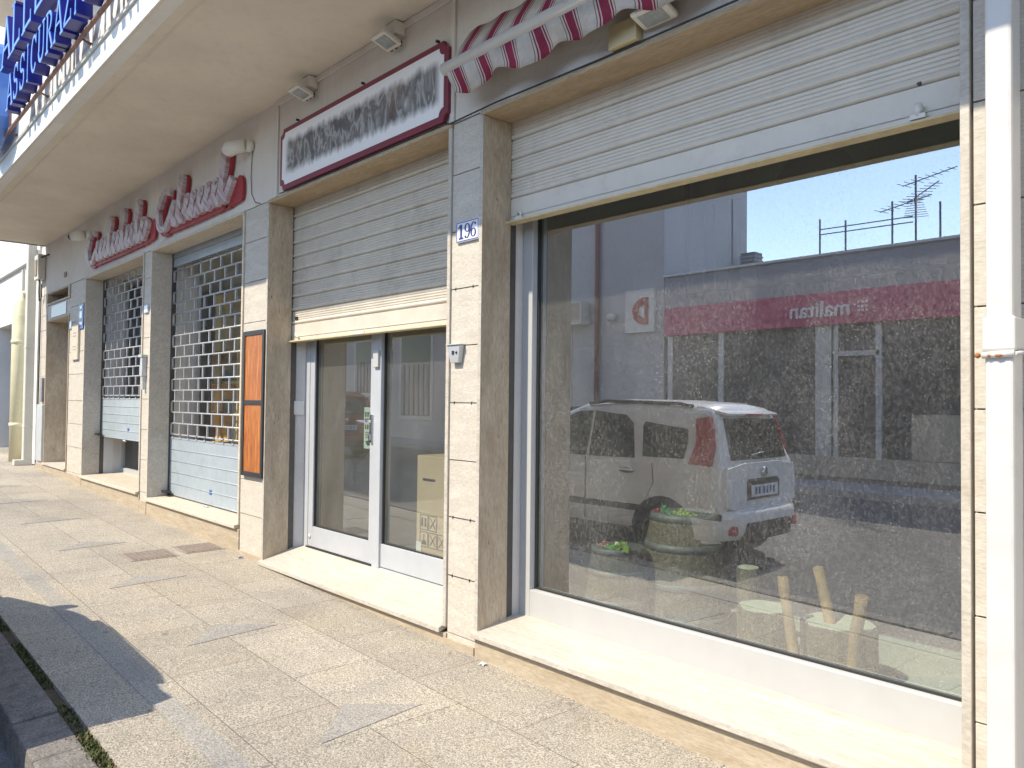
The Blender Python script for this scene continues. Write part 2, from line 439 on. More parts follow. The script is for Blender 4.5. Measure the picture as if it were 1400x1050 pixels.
# dirt in the gap between kerb and paving
struct(slab('kerb_gap', -30, 6, -1.83, -1.75, -.02, .1, 'dirt'))
b = M('asphalt')
b.hexa([(-60, -9.0, -.35), (20, -9.0, -.35), (20, -1.99, -.35), (-60, -1.99, -.35),
        (-60, -9.0, .9), (20, -9.0, -.12), (20, -1.99, -.52), (-60, -1.99, 1.35)])
# simple road: piecewise so that far side is almost level
b.bm.clear() if hasattr(b.bm, 'clear') else None
b = M('asphalt')
xs = [-60, -40, -25, -14, -8, -4, 0, 6, 20]
def rz(x, y):
    t = min(1, max(0, (-2-y)/7.0)); near = gz(x)-.13; far = -.04+max(0, (-x-10))*SLOPE*.9
    return near*(1-t)+far*t
ys = [-1.99, -3.5, -5.5, -7.5, -9.0]
for i in range(len(xs)-1):
    for j in range(len(ys)-1):
        b.face([(xs[i], ys[j], rz(xs[i], ys[j])), (xs[i], ys[j+1], rz(xs[i], ys[j+1])), (xs[i+1], ys[j+1], rz(xs[i+1], ys[j+1])), (xs[i+1], ys[j], rz(xs[i+1], ys[j]))])
bmesh.ops.remove_doubles(b.bm, verts=b.bm.verts, dist=1e-4)
struct(b.obj('road'))
b = M('asphalt'); b.face([(-400, -400, -.9), (400, -400, -.9), (400, 400, -.9), (-400, 400, -.9)]); struct(b.obj('ground'))
b = M('plaster_grey')
def far_z(x): return rz(x, -9.0)
for i in range(len(xs)-1):
    a, c = xs[i], xs[i+1]
    b.hexa([(a, -10.3, far_z(a)-.3), (c, -10.3, far_z(c)-.3), (c, -8.98, far_z(c)-.3), (a, -8.98, far_z(a)-.3),
            (a, -10.3, far_z(a)+.11), (c, -10.3, far_z(c)+.11), (c, -8.98, far_z(c)+.10), (a, -8.98, far_z(a)+.10)])
struct(b.obj('far_pavement'))

# weeds in the gap
b = M('moss'); random.seed(11)
for i in range(5200):
    x = random.uniform(-7.5, -1.8)
    dens = .5+.5*math.sin(x*5.3)+.4*math.sin(x*13.1)
    if random.random() > dens*.8-.12: continue
    y = -1.79+random.gauss(0, .016); z = gz(x)-.02
    b.mat('moss' if random.random() < .7 else 'moss_dry')
    for k in range(3):
        a = random.uniform(0, 2*PI); h = random.uniform(.006, .024); w = random.uniform(.0015, .0045)
        dx, dy = math.cos(a), math.sin(a)
        b.face([(x-dy*w, y+dx*w, z), (x+dy*w, y-dx*w, z), (x+dx*h*.8+dy*w*.3, y+dy*h*.8-dx*w*.3, z+h), (x+dx*h*.8-dy*w, y+dy*h*.8+dx*w, z+h*.8)])
weeds = b.obj('weeds'); weeds['kind'] = 'stuff'; weeds['label'] = 'small green weeds and moss in the gap behind the kerb'; weeds['category'] = 'weeds'

# drain covers
def drain(cx, cy, w, h, rot, label):
    t = thing('drain_cover', (cx, cy, gz(cx)), label, 'drain cover', 'rusty drain covers in the paving')
    b = M('grate_iron'); b.box(cx-w/2, cx+w/2, cy-h/2, cy+h/2, gz(cx)-.02, gz(cx)+.004)
    o = b.obj('rim', t)
    b = M('grate_iron')
    nx = 9
    for i in range(nx):
        for j in range(8):
            px = cx-w/2+.02+(w-.04)*(i+.5)/nx; py = cy-h/2+.02+(h-.04)*(j+.5)/8
            b.box(px-w/nx*.3, px+w/nx*.3, py-h/8*.32, py+h/8*.32, gz(cx)+.0045, gz(cx)+.009)
    b.obj('tread', t, .001)
    t.rotation_euler = (0, math.atan(SLOPE), 0)
drain(-6.52, -.58, .33, .36, 0, 'square rusty drain cover further from the shop wall')
drain(-6.57, -.17, .33, .33, 0, 'square rusty drain cover touching the plinth of the wall')

# ------------------------------------------------------------------ shop building
BLD = thing('shop_building', (-5, 0, 0), 'long shop building with plaster band, travertine piers and balcony slab over the pavement', 'building')
# core
spans = [(-13.7, -13.19), (-11.84, -11.04), (-8.70, -8.47), (-6.14, -5.93), (-3.375, -3.20), (-.78, 6.0)]
for x0, x1 in spans:
    b = M('plaster_inner'); b.box(x0, x1, .022, .375 if x1 > -6 else .50, -.1, 2.962); b.obj('wall_core', BLD)
b = M('plaster_wall')
b.box(-13.7, 6, .006, .40, 2.992, 3.745)
b.obj('upper_wall', BLD)
b = M('plaster_white'); b.box(-13.7, 6, .02, .5, 3.90, 8.5); b.obj('first_floor_wall', BLD)
# cover strips on the plaster
for q in ((-5.60, -5.565, -.010, .004, 2.995, 3.74), (-3.405, -3.37, -.010, .004, 2.995, 3.74), (-5.564, -3.406, -.012, .004, 3.70, 3.738)):
    b = M('plaster_wall'); b.box(*q); b.obj('cover_strip', BLD, .002)
# balcony
b = M('plaster_soffit')
b.prism([(.30, 3.742), (-.985, 3.742), (-1.0, 3.752), (-1.015, 3.734), (-1.20, 3.70), (-1.20, 3.90), (.30, 3.90)], -13.42, 6.0, fyz)
b.obj('balcony_slab', BLD)
b = M('plaster_fascia')
b.box(-13.42, 6, -1.206, -1.10, 3.703, 4.13)
b.obj('balcony_parapet', BLD, .004)
b = M('grey_sheet'); b.box(-13.46, -13.425, -1.2, .1, 3.73, 3.77); b.obj('slab_edge_trim', BLD)
# upper balcony
b = M('plaster_soffit'); b.box(-13.42, 6, -1.25, .02, 6.9, 7.1); b.obj('upper_balcony', BLD)

ZJ = [-.05, .155, .47, .79, 1.105, 1.42, 1.735, 2.05, 2.37, 2.69, 2.985]
def cladding(x0, x1, zs, mat='travertine_pale', y=0.0):
    b = M(mat)
    for i in range(len(zs)-1):
        j = random.uniform(-.0015, .0015)
        b.box(x0, x1, y+j, .024, zs[i]+.0025, zs[i+1]-.0025)
    b.obj('pier_cladding', BLD, .0015)
cladding(-3.378, -3.137, ZJ)
cladding(-.775, 6, ZJ)
cladding(-6.145, -5.706, [0, .13, .50, .78, 1.09, 1.40, 1.73, 2.05, 2.38, 2.71, 2.985])
cladding(-8.70, -8.462, [.05, .44, .78, 1.1, 1.42, 1.75, 2.07, 2.38, 2.7, 2.985])
cladding(-11.83, -11.032, [.1, .43, .77, 1.08, 1.39, 1.74, 2.04, 2.44, 2.66, 2.985])
cladding(-13.7, -13.2, [.1, .43, .77, 1.08, 1.39, 1.74, 2.04, 2.44, 2.66, 2.985])
b = M('travertine_pale')
b.box(-13.198, -11.832, .004, .024, 2.56, 2.80); b.obj('door_header', BLD, .002)

def opening(xl, xr, zs, zl, jm, lm, sm, pm, sill_y=.44, slope=.03):
    """jamb slabs, lintel slab, sill slab and plinth round one opening"""
    b = M(jm); b.box(xl-.026, xl, -.012, .192, zs, zl); b.obj('jamb_slab', BLD, .003)
    b = M('travertine_sill' if jm != 'marble_grey' else 'marble_cream'); b.box(xr, xr+.028, -.012, .192, zs-.0+.001, zl); b.obj('jamb_slab', BLD, .003)
    b = M('travertine_sill' if jm != 'marble_grey' else 'marble_cream'); b.box(xl-.0255, xl-.0005, -.0145, -.0122, zs, zl-.002); b.obj('jamb_edge', BLD)
    b = M(lm); b.box(xl-.026, xr+.028, -.014, .194, zl+.001, zl+.027); b.obj('lintel_slab', BLD, .003)
    b = M(sm); X0, X1, zb = xl-.032, xr+.001, zs-.0005+slope*(sill_y+.038)
    b.hexa([(X0, -.038, zs-.032), (X1, -.038, zs-.032), (X1, sill_y, zb-.04), (X0, sill_y, zb-.04), (X0, -.038, zs-.0005), (X1, -.038, zs-.0005), (X1, sill_y, zb), (X0, sill_y, zb)]); b.obj('sill_slab', BLD, .005)
    b = M(pm)
    zt = zs-.034; n = max(1, int((xr-xl)/1.15))
    for i in range(n):
        a = xl-.03+(xr+.03-xl+.03)*i/n; c = xl-.03+(xr+.03-xl+.03)*(i+1)/n
        b.box(a+.001, c-.001, -.008, .022, -.1, zt)
    b.obj('plinth', BLD, .0015)
def guide(xl, xr, zs, zl):
    for a, c in ((xl-.03, xl-.002), (xr+.002, xr+.03)):
        b = M('shutter_dark'); b.box(a, c, .193, .242, zs, zl); b.obj('shutter_guide', BLD)
opening(-3.105, -.81, .218, 2.962, 'travertine_brown', 'travertine_lintel', 'travertine_sill', 'travertine_plinth', .33, .15); guide(-3.115, -.80, .218, 2.962)
opening(-5.680, -3.410, .182, 2.962, 'travertine_brown', 'travertine_lintel', 'travertine_sill', 'travertine_plinth', .37, .27); guide(-5.69, -3.40, .182, 2.962)
opening(-8.432, -6.178, .400, 2.962, 'marble_grey', 'marble_cream', 'marble_cream', 'travertine_plinth', .50); guide(-8.44, -6.17, .4, 2.962)
opening(-11.005, -8.735, .435, 2.962, 'marble_grey', 'marble_cream', 'marble_cream', 'travertine_plinth', .50); guide(-11.01, -8.73, .435, 2.962)
# plinth pieces at the piers
for x0, x1, zt in ((-3.377, -3.14, .125), (-6.14, -5.715, .20), (-8.69, -8.47, .35), (-11.82, -11.04, .41), (-13.7, -13.2, .42), (-.775, 6, .13)):
    b = M('travertine_plinth'); b.box(x0, x1, -.011, .02, -.1, zt); b.obj('pier_plinth', BLD, .0015)
# entrance
for q in ((-13.198, -13.175, -.01, .34, .46, 2.56), (-11.87, -11.845, -.01, .34, .46, 2.56), (-13.2, -11.84, -.012, .34, 2.561, 2.585)):
    b = M('travertine_brown'); b.box(*q); b.obj('jamb_slab', BLD, .003)
b = M('travertine_sill'); b.box(-13.2, -11.85, -.03, .45, .43, .459); b.obj('sill_slab', BLD, .004)
b = M('travertine_plinth'); b.box(-13.2, -11.83, -.008, .02, 0, .428); b.obj('plinth', BLD)
# mail recess above the entrance
b = M('travertine_brown')
b.box(-13.19, -13.16, -.012, .25, 2.80, 2.984); b.box(-11.93, -11.835, -.012, .25, 2.80, 2.984); b.box(-13.16, -11.93, -.012, .25, 2.801, 2.825)
b.box(-13.16, -11.93, -.012, .25, 2.965, 2.984); b.box(-13.16, -11.93, .20, .25, 2.826, 2.964); b.obj('fanlight_recess', BLD)
b = M('aluminium'); b.box(-12.93, -12.06, -.004, .003, 2.60, 2.77); b.obj('header_plate', BLD)
dr = M('aluminium'); dr.box(-13.17, -11.87, .345, .37, .46, 2.55); dr = dr.obj('entrance_door', BLD)
b = M('aluminium_pale'); b.box(-13.10, -13.0, .325, .343, .5, 2.5); b.box(-12.0, -11.92, .325, .343, .5, 2.5); b.box(-12.55, -12.48, .325, .343, .5, 2.5); b.obj('door_frame', dr, .003)

# ---- shutters
def slat_profile(z_top, z_bot, pitch, ribs, y0):
    """(y,z) front line of a slatted curtain from bottom to top"""
    pts = []; z = z_bot
    while z < z_top-.01:
        top = min(z+pitch, z_top)
        pts += [(y0+.010, z), (y0+.0, z+.004), (y0-.007, z+.010), (y0-.009, z+.018), (y0-.004, z+.028), (y0-.001, z+.031)]
        s0 = z+.034; n = ribs; w = (top-.004-s0)/n
        for i in range(n):
            a = s0+w*i
            pts += [(y0+.0005, a), (y0-.0035, a+.0035), (y0-.0038, a+w-.005), (y0+.0015, a+w-.0015)]
        z = top
    return pts
def curtain(name, parent, x0, x1, z_top, z_bot, pitch, ribs, y0, mat):
    prof = [(y, z) for y, z in slat_profile(z_top, z_bot, pitch, ribs, y0) if z <= z_top]
    b = M(mat)
    for i in range(len(prof)-1):
        (ya, za), (yb, zb) = prof[i], prof[i+1]
        b.face([(x0, ya, za), (x1, ya, za), (x1, yb, zb), (x0, yb, zb)])
        b.face([(x0, ya+.014, za), (x0, yb+.014, zb), (x1, yb+.014, zb), (x1, ya+.014, za)])
    return b.obj(name, parent)
def lip_bar(parent, x0, x1, z0, h, y0, mat):
    b = M(mat); b.box(x0, x1, y0-.006, y0+.016, z0+.004, z0+h); b.box(x0, x1, y0-.0105, y0-.0065, z0+.035, z0+.039)
    o = b.obj('bottom_bar', parent, .002)
    b = M('shutter_lip'); 
    b.box(x0-.03, x1+.0, y0-.045, y0+.02, z0-.006, z0+.0035); b.obj('lip', parent, .001)
    return o
sh = curtain('roller_shutter', BLD, -3.125, -.80, 2.99, 2.545, .109, 4, .20, 'shutter_paint_grey')
lip_bar(sh, -3.125, -.80, 2.41, .133, .20, 'shutter_paint_grey')
b = M('white_plastic')
b.lathe((-3.02, .185, 2.45), [(.0, -.01), (.012, -.01), (.012, .01), (.0, .01)], 10, 'y'); b.tube([(-3.035, .172, 2.422), (-3.035, .172, 2.44), (-3.02, .172, 2.455), (-3.005, .172, 2.44), (-3.005, .172, 2.422)], .004)
b.box(-3.045, -2.995, .166, .19, 2.415, 2.432); b.obj('shutter_lock', sh); b = M('white_plastic')
b.box(-1.02, -.97, .16, .19, 2.42, 2.436); b.tube([(-.995, .172, 2.43), (-.995, .172, 2.475)], .014)
b.obj('shutter_lock', sh)
b = M('shutter_dark'); b.lathe((-1.0, .196, 2.555), [(.0, -.004), (.008, -.004), (.008, .004)], 10, 'y'); b.obj('keyhole', sh)
sh2 = curtain('roller_shutter', BLD, -5.70, -3.39, 2.99, 2.025, .107, 4, .205, 'shutter_paint')
lip_bar(sh2, -5.70, -3.40, 1.89, .133, .205, 'shutter_paint')
b = M('white_plastic'); b.box(-4.72, -4.55, .158, .17, 1.888, 1.902); b.obj('bent_lip', sh2); b = M('white_plastic'); b.tube([(-5.62, .19, 1.93), (-5.60, .185, 1.945), (-5.58, .185, 1.925), (-5.55, .185, 1.922)], .006); b.obj('shutter_lock', sh2)
b = M('black_metal'); b.box(-5.63, -5.59, .192, .197, 2.06, 2.085); b.obj('rubber_patch', sh2)

def grille(xl, xr, z_top, z_grille, z_bot, roll, label_bar=True):
    y0 = .215
    g = M('galvanised')
    rows = int(round((z_top-z_grille)/.116)); ph = (z_top-z_grille)/rows
    pw = .25
    for r in range(rows+1):
        z = z_grille+ph*r
        g.tube([(xl, y0, z), (xr, y0, z)], .0085, 6)
        if r < rows:
            x = xl+(pw/2 if r % 2 else .02)
            while x < xr:
                g.box(x-.008, x+.008, y0-.011, y0+.005, z+.006, z+ph-.006); x += pw
    o = g.obj('grille_shutter', BLD)
    x = xl+.1
    while x < xr:
        b = M('galvanised'); b.tube([(x, y0-.01, z_grille+.012), (x-.02, y0-.016, z_grille-.03), (x+.015, y0-.01, z_grille-.035)], .006, 5); b.obj('hook', o)
        if roll:
            b = M('galvanised'); b.tube([(x, y0-.01, z_top-.012), (x+.03, y0-.014, z_top+.02), (x+.0, y0-.014, z_top+.03)], .005, 5); b.obj('hook', o)
        x += .22
    b = M('slat_blue'); zb = z_grille-.045; n = 5; h = (zb-z_bot)/n
    for i in range(n):
        a = z_bot+h*i
        b.box(xl, xr, y0-.004, y0+.008, a+.012, a+h-.0015); b.tube([(xl, y0-.001, a+.006), (xr, y0-.001, a+.006)], .0075, 8)
    b.box(xl, xr, y0-.008, y0+.012, zb-.002, zb+.012)
    b.obj('solid_slats', o)
    if roll:
        b = M('slat_blue'); b.box(xl, xr, y0-.006, y0+.02, z_top+.045, z_top+.13); b.box(xl, xr, y0-.012, y0+.02, z_top+.133, 2.99); b.obj('roll_cover', o)
    b = M('label_blue'); cx = (xl+xr)/2
    b.box(cx-.03, cx+.03, y0-.0075, y0-.0045, z_bot+.10, z_bot+.145); b.obj('lock_label', o)
    b = M('black_metal'); b.box(xl+.0, xl+.14, .13, .19, z_bot+.025, z_bot+.045); b.obj('bolt', o)
    b = M('galvanised')
    b.tube([(cx-.08, .18, z_bot-.01), (cx-.02, .16, z_bot-.0), (cx+.05, .17, z_bot-.012)], .008, 6); b.obj('padlock_ring', o)
    return o
grille(-8.44, -6.18, 2.78, 1.055, .42, True)
grille(-11.01, -8.735, 2.96, 1.46, .925, False)

# ---- big shop window
def frame(parent, name, x0, x1, z0, z1, y0, y1, stile, bot, mat, mid=()):
    b = M(mat)
    b.box(x0, x0+stile, y0, y1, z0, z1); b.box(x1-stile, x1, y0, y1, z0, z1)
    b.box(x0+stile, x1-stile, y0+.001, y1-.001, z0, z0+bot); b.box(x0+stile, x1-stile, y0+.001, y1-.001, z1-.06, z1)
    for m in mid: b.box(m[0], m[1], y0+.002, y1-.002, z0+bot, z1-.06)
    return b.obj(name, parent, .003)
def pane(parent, x0, x1, z0, z1, y, mat):
    b = M(mat)
    v = [(x0, y, z0), (x1, y, z0), (x1, y, z1), (x0, y, z1)]
    b.face(v)
    b.mat('glass_back'); w = [(p[0], y+.008, p[2]) for p in v]; b.face(w[::-1])
    for i in range(4): b.face([v[i], w[i], w[(i+1) % 4], v[(i+1) % 4]][::-1])
    return b.obj('glass_pane', parent)
fw = frame(BLD, 'window_frame', -3.095, -.74, .262, 2.99, .28, .37, .075, .148, 'aluminium_pale')
pane(fw, -3.022, -.81, .405, 2.93, .335, 'shop_glass')
b = M('rubber')
b.box(-3.0198, -3.008, .318, .333, .4105, 2.93); b.box(-3.008, -.83, .318, .333, .4105, .419); b.obj('gasket', fw)
b = M('plaster_inner'); b.prism([(-3.125, .243), (-3.10, .30), (-3.10, .37), (-3.21, .37), (-3.21, .243)], .217, 2.99, fxy); b.obj('inner_jamb', BLD)

# ---- door
df = frame(BLD, 'door_frame', -5.635, -3.36, .268, 2.99, .30, .37, .065, .008, 'aluminium')
def leaf(x0, x1, y0, st0, st1, nm='door_leaf'):
    b = M('aluminium')
    z0, z1 = .283, 2.93
    if st0: b.box(x0, x0+st0, y0, y0+.045, z0, z1)
    b.box(x1-st1, x1, y0, y0+.045, z0, z1)
    b.box(x0+st0, x1-st1, y0+.001, y0+.044, z0, z0+.157); b.box(x0+st0, x1-st1, y0+.001, y0+.044, z1-.08, z1)
    o = b.obj(nm, df, .003)
    g = M('rubber'); g.box(x0+st0, x0+st0+.007, y0+.012, y0+.03, z0+.158, z1-.08); g.obj('gasket', o)
    g = M('rubber'); g.box(x0+st0+.008, x1-st1, y0+.012, y0+.03, z0+.158, z0+.164); g.obj('gasket', o)
    return o
l1 = leaf(-5.565, -4.625, .302, .07, .055)
l2 = leaf(-4.53, -3.40, .305, 0, .06)
pane(df, -5.497, -4.68, .43, 2.86, .335, 'door_glass'); pane(df, -4.532, -3.46, .43, 2.86, .337, 'door_glass')
b = M('aluminium'); b.box(-4.622, -4.533, .292, .355, .27, 2.93); b.obj('mullion', df, .003)
b = M('rubber'); b.box(-5.58, -4.63, .292, .302, .262, .280); b.obj('threshold_seal', df)
b = M('chrome'); b.box(-4.665, -4.638, .286, .301, 1.13, 1.33); b.tube([(-4.65, .286, 1.28), (-4.65, .25, 1.28), (-4.77, .25, 1.283)], .010); b.box(-4.66, -4.643, .275, .286, 1.15, 1.19); b.obj('door_handle', l1, .002)
b = M('aluminium_pale'); b.box(-4.61, -4.545, .272, .2915, 1.66, 1.78); b.obj('door_closer', df, .004)
b = M('white_paint'); b.lathe((-5.53, .299, .36), [(0, -.003), (.018, -.003), (.018, .001)], 12, 'y'); b.obj('sticker', l1)
b = M('plaster_inner'); b.prism([(-5.70, .243), (-5.64, .299), (-5.64, .37), (-5.96, .37), (-5.96, .243)], .181, 2.99, fxy); b.obj('inner_jamb', BLD)

# ---- windows behind the grilles
for (x0, x1, z0, ymid) in ((-8.50, -6.12, .40, 0), (-11.07, -8.68, .44, 0)):
    f = frame(BLD, 'window_frame', x0, x1, z0-.0005, 2.99, .46, .51, .05, .07, 'aluminium_pale')
    pane(f, x0+.05, x1-.05, z0+.07, 2.93, .485, 'grille_glass')
    b = M('plaster_white'); b.prism([(x0+.055, .243), (x0+.01, .459), (x0-.03, .459), (x0-.03, .243)], z0, 2.99, fxy); b.obj('inner_jamb', BLD)

# ---- rooms (interior shell)
def room(x0, x1, y0, y1, z0, z1, wm, fm, cm):
    b = M(fm); b.box(x0, x1, y0, y1, z0-.1, z0); b.obj('room_floor', BLD)
    b = M(wm); b.box(x0-.1, x0, y0, y1, z0-.1, z1); b.box(x1, x1+.1, y0, y1, z0-.1, z1); b.box(x0, x1, y1, y1+.1, z0-.1, z1); b.obj('room_wall', BLD)
    b = M(cm); b.box(x0-.1, x1+.1, y0-.11, y1+.1, z1, z1+.1); b.obj('room_ceiling', BLD)
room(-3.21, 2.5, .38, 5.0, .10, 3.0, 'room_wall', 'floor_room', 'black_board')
room(-6.0, -3.33, .38, 2.8, .14, 3.0, 'room_cream', 'floor_room', 'room_cream')
room(-13.3, -6.12, .515, 2.2, .3, 3.0, 'room_cream', 'floor_room', 'plaster_white')

# ------------------------------------------------------------------ neighbour building on the left
NB = thing('white_building', (-17, .1, .3), 'white sunlit neighbouring building beyond the end of the balcony', 'building')
b = M('plaster_white')
b.box(-16.2, -13.96, .06, 4, 0, 10); b.box(-30, -16.2, .06, 4, 2.75, 10); b.box(-30, -17.6, .06, 4, 0, 2.75); b.obj('wall', NB)
b = M('plaster_fascia'); b.box(-30, -13.97, .0, .058, 3.66, 3.76); b.obj('string_course', NB)
b = M('window_dark'); b.box(-17.59, -16.21, .5, .56, .3, 2.74); b.obj('doorway', NB)
b = M('pale_post'); b.box(-15.30, -15.22, .02, .058, .3, 3.6); b.obj('pilaster', NB)  # thin raised grey stripe on the white wall
b = M('plaster_fascia'); b.box(-13.955, -13.705, .09, 3, 0, 9); b.obj('party_wall', NB)

t = thing('drainpipe', (-14.72, -.1, .37), 'thick cream round drainpipe with yellowed elbow on the white building', 'drainpipe')
b = M('cream_pipe'); b.tube([(-14.72, -.09, .36), (-14.72, -.09, 2.98), (-14.72, -.02, 3.08), (-14.72, .06, 3.1)], .105, 20); b.obj('pipe', t)
b = M('cream_pipe')
for z in (.95, 2.3): b.lathe((-14.72, -.09, z), [(.106, 0), (.116, .005), (.116, .055), (.106, .06)], 20)
b.obj('collar', t)
t = thing('downspout', (-14.05, -.06, .37), 'slim pale square downspout at the corner by the meter box', 'downspout')
b = M('pale_post'); b.box(-14.14, -13.99, -.12, .0, .42, 5); b.obj('pipe', t, .01)
b = M('pale_post'); b.box(-14.14, -13.98, -.24, .0, .365, .45); b.box(-14.15, -13.98, -.125, .0, .95, .97); b.box(-14.15, -13.98, -.125, .0, 2.2, 2.22); b.obj('bracket', t, .004)
t = thing('meter_box', (-13.5, -.03, 3.3), 'grey meter box with looping cables high on the building corner', 'meter box')
b = M('pale_post'); b.box(-13.66, -13.38, -.10, .0, 3.22, 3.60); b.obj('case', t, .01)
b = M('grate_iron'); b.box(-13.60, -13.45, -.112, -.101, 3.28, 3.52); b.obj('cover', t)
b = M('cable_black'); b.tube([(-13.38, -.06, 3.55), (-13.1, -.02, 3.56)], .012)
b.tube([(-13.5, -.06, 3.22), (-13.45, -.07, 3.05), (-13.52, -.05, 2.9), (-13.42, -.04, 2.95), (-13.4, -.05, 3.15)], .010)
b.tube([(-13.5, -.03, 2.95), (-13.56, -.02, 2.4), (-13.6, -.015, .5)], .008); b.obj('cable', t)
t = tag(M('aluminium', (-13.5, 0, .45)).box(-13.62, -13.24, -.03, .0-.001, .47, 1.32).obj('utility_cabinet', None, .004), 'pale metal utility cabinet door low on the end pier', 'cabinet')
t = tag(M('grey_sheet', (-13.4, 0, 1.3)).box(-13.40, -13.27, -.035, -.002, 1.36, 1.72).obj('intercom', None, .004), 'narrow grey intercom panel beside the street door', 'intercom')

# ------------------------------------------------------------------ wall fittings
# white sign with notched maroon border
SG = thing('sign_board', (-4.42, -.02, 3.24), 'long white sign with notched maroon border and smeared dark lettering', 'sign')
x0, x1, z0, z1 = -5.465, -3.395, 3.005, 3.47
def notched(x0, x1, z0, z1, c):
    pts = []
    for (cx, cz, a0) in ((x1, z1, 180), (x0, z1, 270), (x0, z0, 0), (x1, z0, 90)):
        for k in range(6):
            a = math.radians(a0+90-k*18)
            pts.append((cx+c*math.cos(a), cz+c*math.sin(a)))
    return pts
def notch2(x0, x1, z0, z1, c):
    P = []
    # start top-right going ccw, concave quarter circles at corners
    for (cx, cz, s, e) in ((x1, z1, 270, 180), (x0, z1, 360, 270), (x0, z0, 90, 0), (x1, z0, 180, 90)):
        for k in range(7):
            a = math.radians(s+(e-s)*k/6); P.append((cx+c*math.cos(a), cz+c*math.sin(a)))
    return P
b = M('maroon_frame'); b.prism(notch2(x0, x1, z0, z1, .045), -.032, -.006, fxz); b.obj('border', SG, .002)
b = M('smeared_black', None); b.prism(notch2(x0+.037, x1-.037, z0+.037, z1-.037, .045), -.0355, -.0325, fxz); b.obj('panel', SG)
for x in (-5.2, -4.3, -3.5):
    b = M('black_metal'); b.lathe((x, -.03, 3.485), [(.0, -.01), (.009, -.01), (.009, .012), (0, .012)], 8, 'y'); b.obj('bolt', SG)

# smeared red script sign
SS = thing('script_sign', (-8.5, -.03, 3.3), 'smeared raised script sign in white and dark red above the grille windows', 'sign')
# outline at y=-.06 plane, traced as two words
def smoothpoly(p, n=3):
    for _ in range(n):
        q = []
        for i in range(len(p)):
            a, c = p[i], p[(i+1) % len(p)]
            q.append((a[0]*.75+c[0]*.25, a[1]*.75+c[1]*.25)); q.append((a[0]*.25+c[0]*.75, a[1]*.25+c[1]*.75))
        p = q
    return p
def spline(P, n=7):
    out = []
    for i in range(len(P)-1):
        p0, p1, p2, p3 = P[max(0, i-1)], P[i], P[i+1], P[min(len(P)-1, i+2)]
        for k in range(n):
            t = k/n
            out.append(tuple(.5*((2*p1[q])+(-p0[q]+p2[q])*t+(2*p0[q]-5*p1[q]+4*p2[q]-p3[q])*t*t+(-p0[q]+3*p1[q]-3*p2[q]+p3[q])*t**3) for q in (0, 1)))
    out.append(P[-1]); return out
def ribbon(b, P, w, ya, yb):
    n = len(P); L = []; Rr = []
    for i in range(n):
        a = Vector(P[max(0, i-1)]); c = Vector(P[min(n-1, i+1)]); d = c-a
        if d.length < 1e-6: d = Vector((1, 0))
        d.normalize(); m = Vector((-d.y, d.x)); ww = w*(.55+.6*abs(d.y))
        L.append(Vector(P[i])+m*ww/2); Rr.append(Vector(P[i])-m*ww/2)
    for i in range(n-1):
        e = -.0001*(i % 40)
        q = [(L[i].x, L[i].y), (Rr[i].x, Rr[i].y), (Rr[i+1].x, Rr[i+1].y), (L[i+1].x, L[i+1].y)]
        b.prism(q, ya+e, yb, fxz)
def script(x0, x1, zb, h, talls, cap):
    P = [(x0+.02, zb+h*1.55), (x0-.10, zb+h*1.2), (x0-.06, zb+.06), (x0+.10, zb), (x0+.24, zb+h*.55)]
    if cap: P = [(x0+.30, zb+h*1.75), (x0+.12, zb+h*1.95), (x0-.04, zb+h*1.1), (x0-.02, zb+.05), (x0+.14, zb), (x0+.28, zb+h*.5)]
    x = x0+.34; k = 0
    while x < x1-.1:
        hh = h*(2.0 if k in talls else 1.0); w = .17
        P += [(x+w*.55, zb+hh), (x+w*.35, zb+hh*1.05), (x+w*.20, zb+hh*.45), (x+w*.45, zb+.01), (x+w*.85, zb+h*.3)]
        x += w; k += 1
    P += [(x1, zb+h*.9)]
    return spline(P, 5)
for (a, c, tl) in ((-10.72, -8.45, (3, 6, 9)), (-8.08, -6.30, (1, 7))):
    pts = script(a, c, 3.11, .19, tl, True)
    b = M('red_paint'); ribbon(b, [(x+.012, z-.022) for x, z in pts], .125, -.028, -.004)
    b.prism(smoothpoly([(a-.08, 3.055), (c+.10, 3.055), (c+.16, 3.12), (c+.14, 3.28), (c+.05, 3.30), (c-.05, 3.13), (a, 3.13)], 2), -.030, -.006, fxz); b.obj('backing', SS)
    b = M('smeared_script'); ribbon(b, pts, .085, -.066, -.029); b.obj('word', SS)

# floodlights
def floodlight(x, label):
    t = thing('floodlight', (x, 0, 3.7), label, 'floodlight', 'small square floodlights above the sign')
    b = M('white_plastic'); b.box(x-.06, x+.06, -.07, .004, 3.655, 3.735); b.obj('junction_box', t, .006)
    b = M('white_plastic')
    b.hexa([(x-.075, -.165, 3.625), (x+.075, -.165, 3.625), (x+.075, -.035, 3.585), (x-.075, -.035, 3.585), (x-.07, -.155, 3.65), (x+.07, -.155, 3.65), (x+.07, -.04, 3.615), (x-.07, -.04, 3.615)])
    b.tube([(x, -.05, 3.655), (x, -.06, 3.61)], .012)
    h = b.obj('head', t, .003)
    b = M('lens_grey'); b.hexa([(x-.052, -.145, 3.615), (x+.052, -.145, 3.615), (x+.052, -.06, 3.589), (x-.052, -.06, 3.589), (x-.052, -.145, 3.625), (x+.052, -.145, 3.625), (x+.052, -.06, 3.599), (x-.052, -.06, 3.599)]); b.obj('lens', h)
    for k in (-1, 0, 1):
        b = M('black_metal'); b.box(x+k*.05-.008, x+k*.05+.008, -.036, -.02, 3.59, 3.62); b.obj('cooling_fin', h)
floodlight(-5.02, 'small white floodlight above the left end of the maroon bordered sign')
floodlight(-3.93, 'small white floodlight above the right end of the maroon bordered sign')
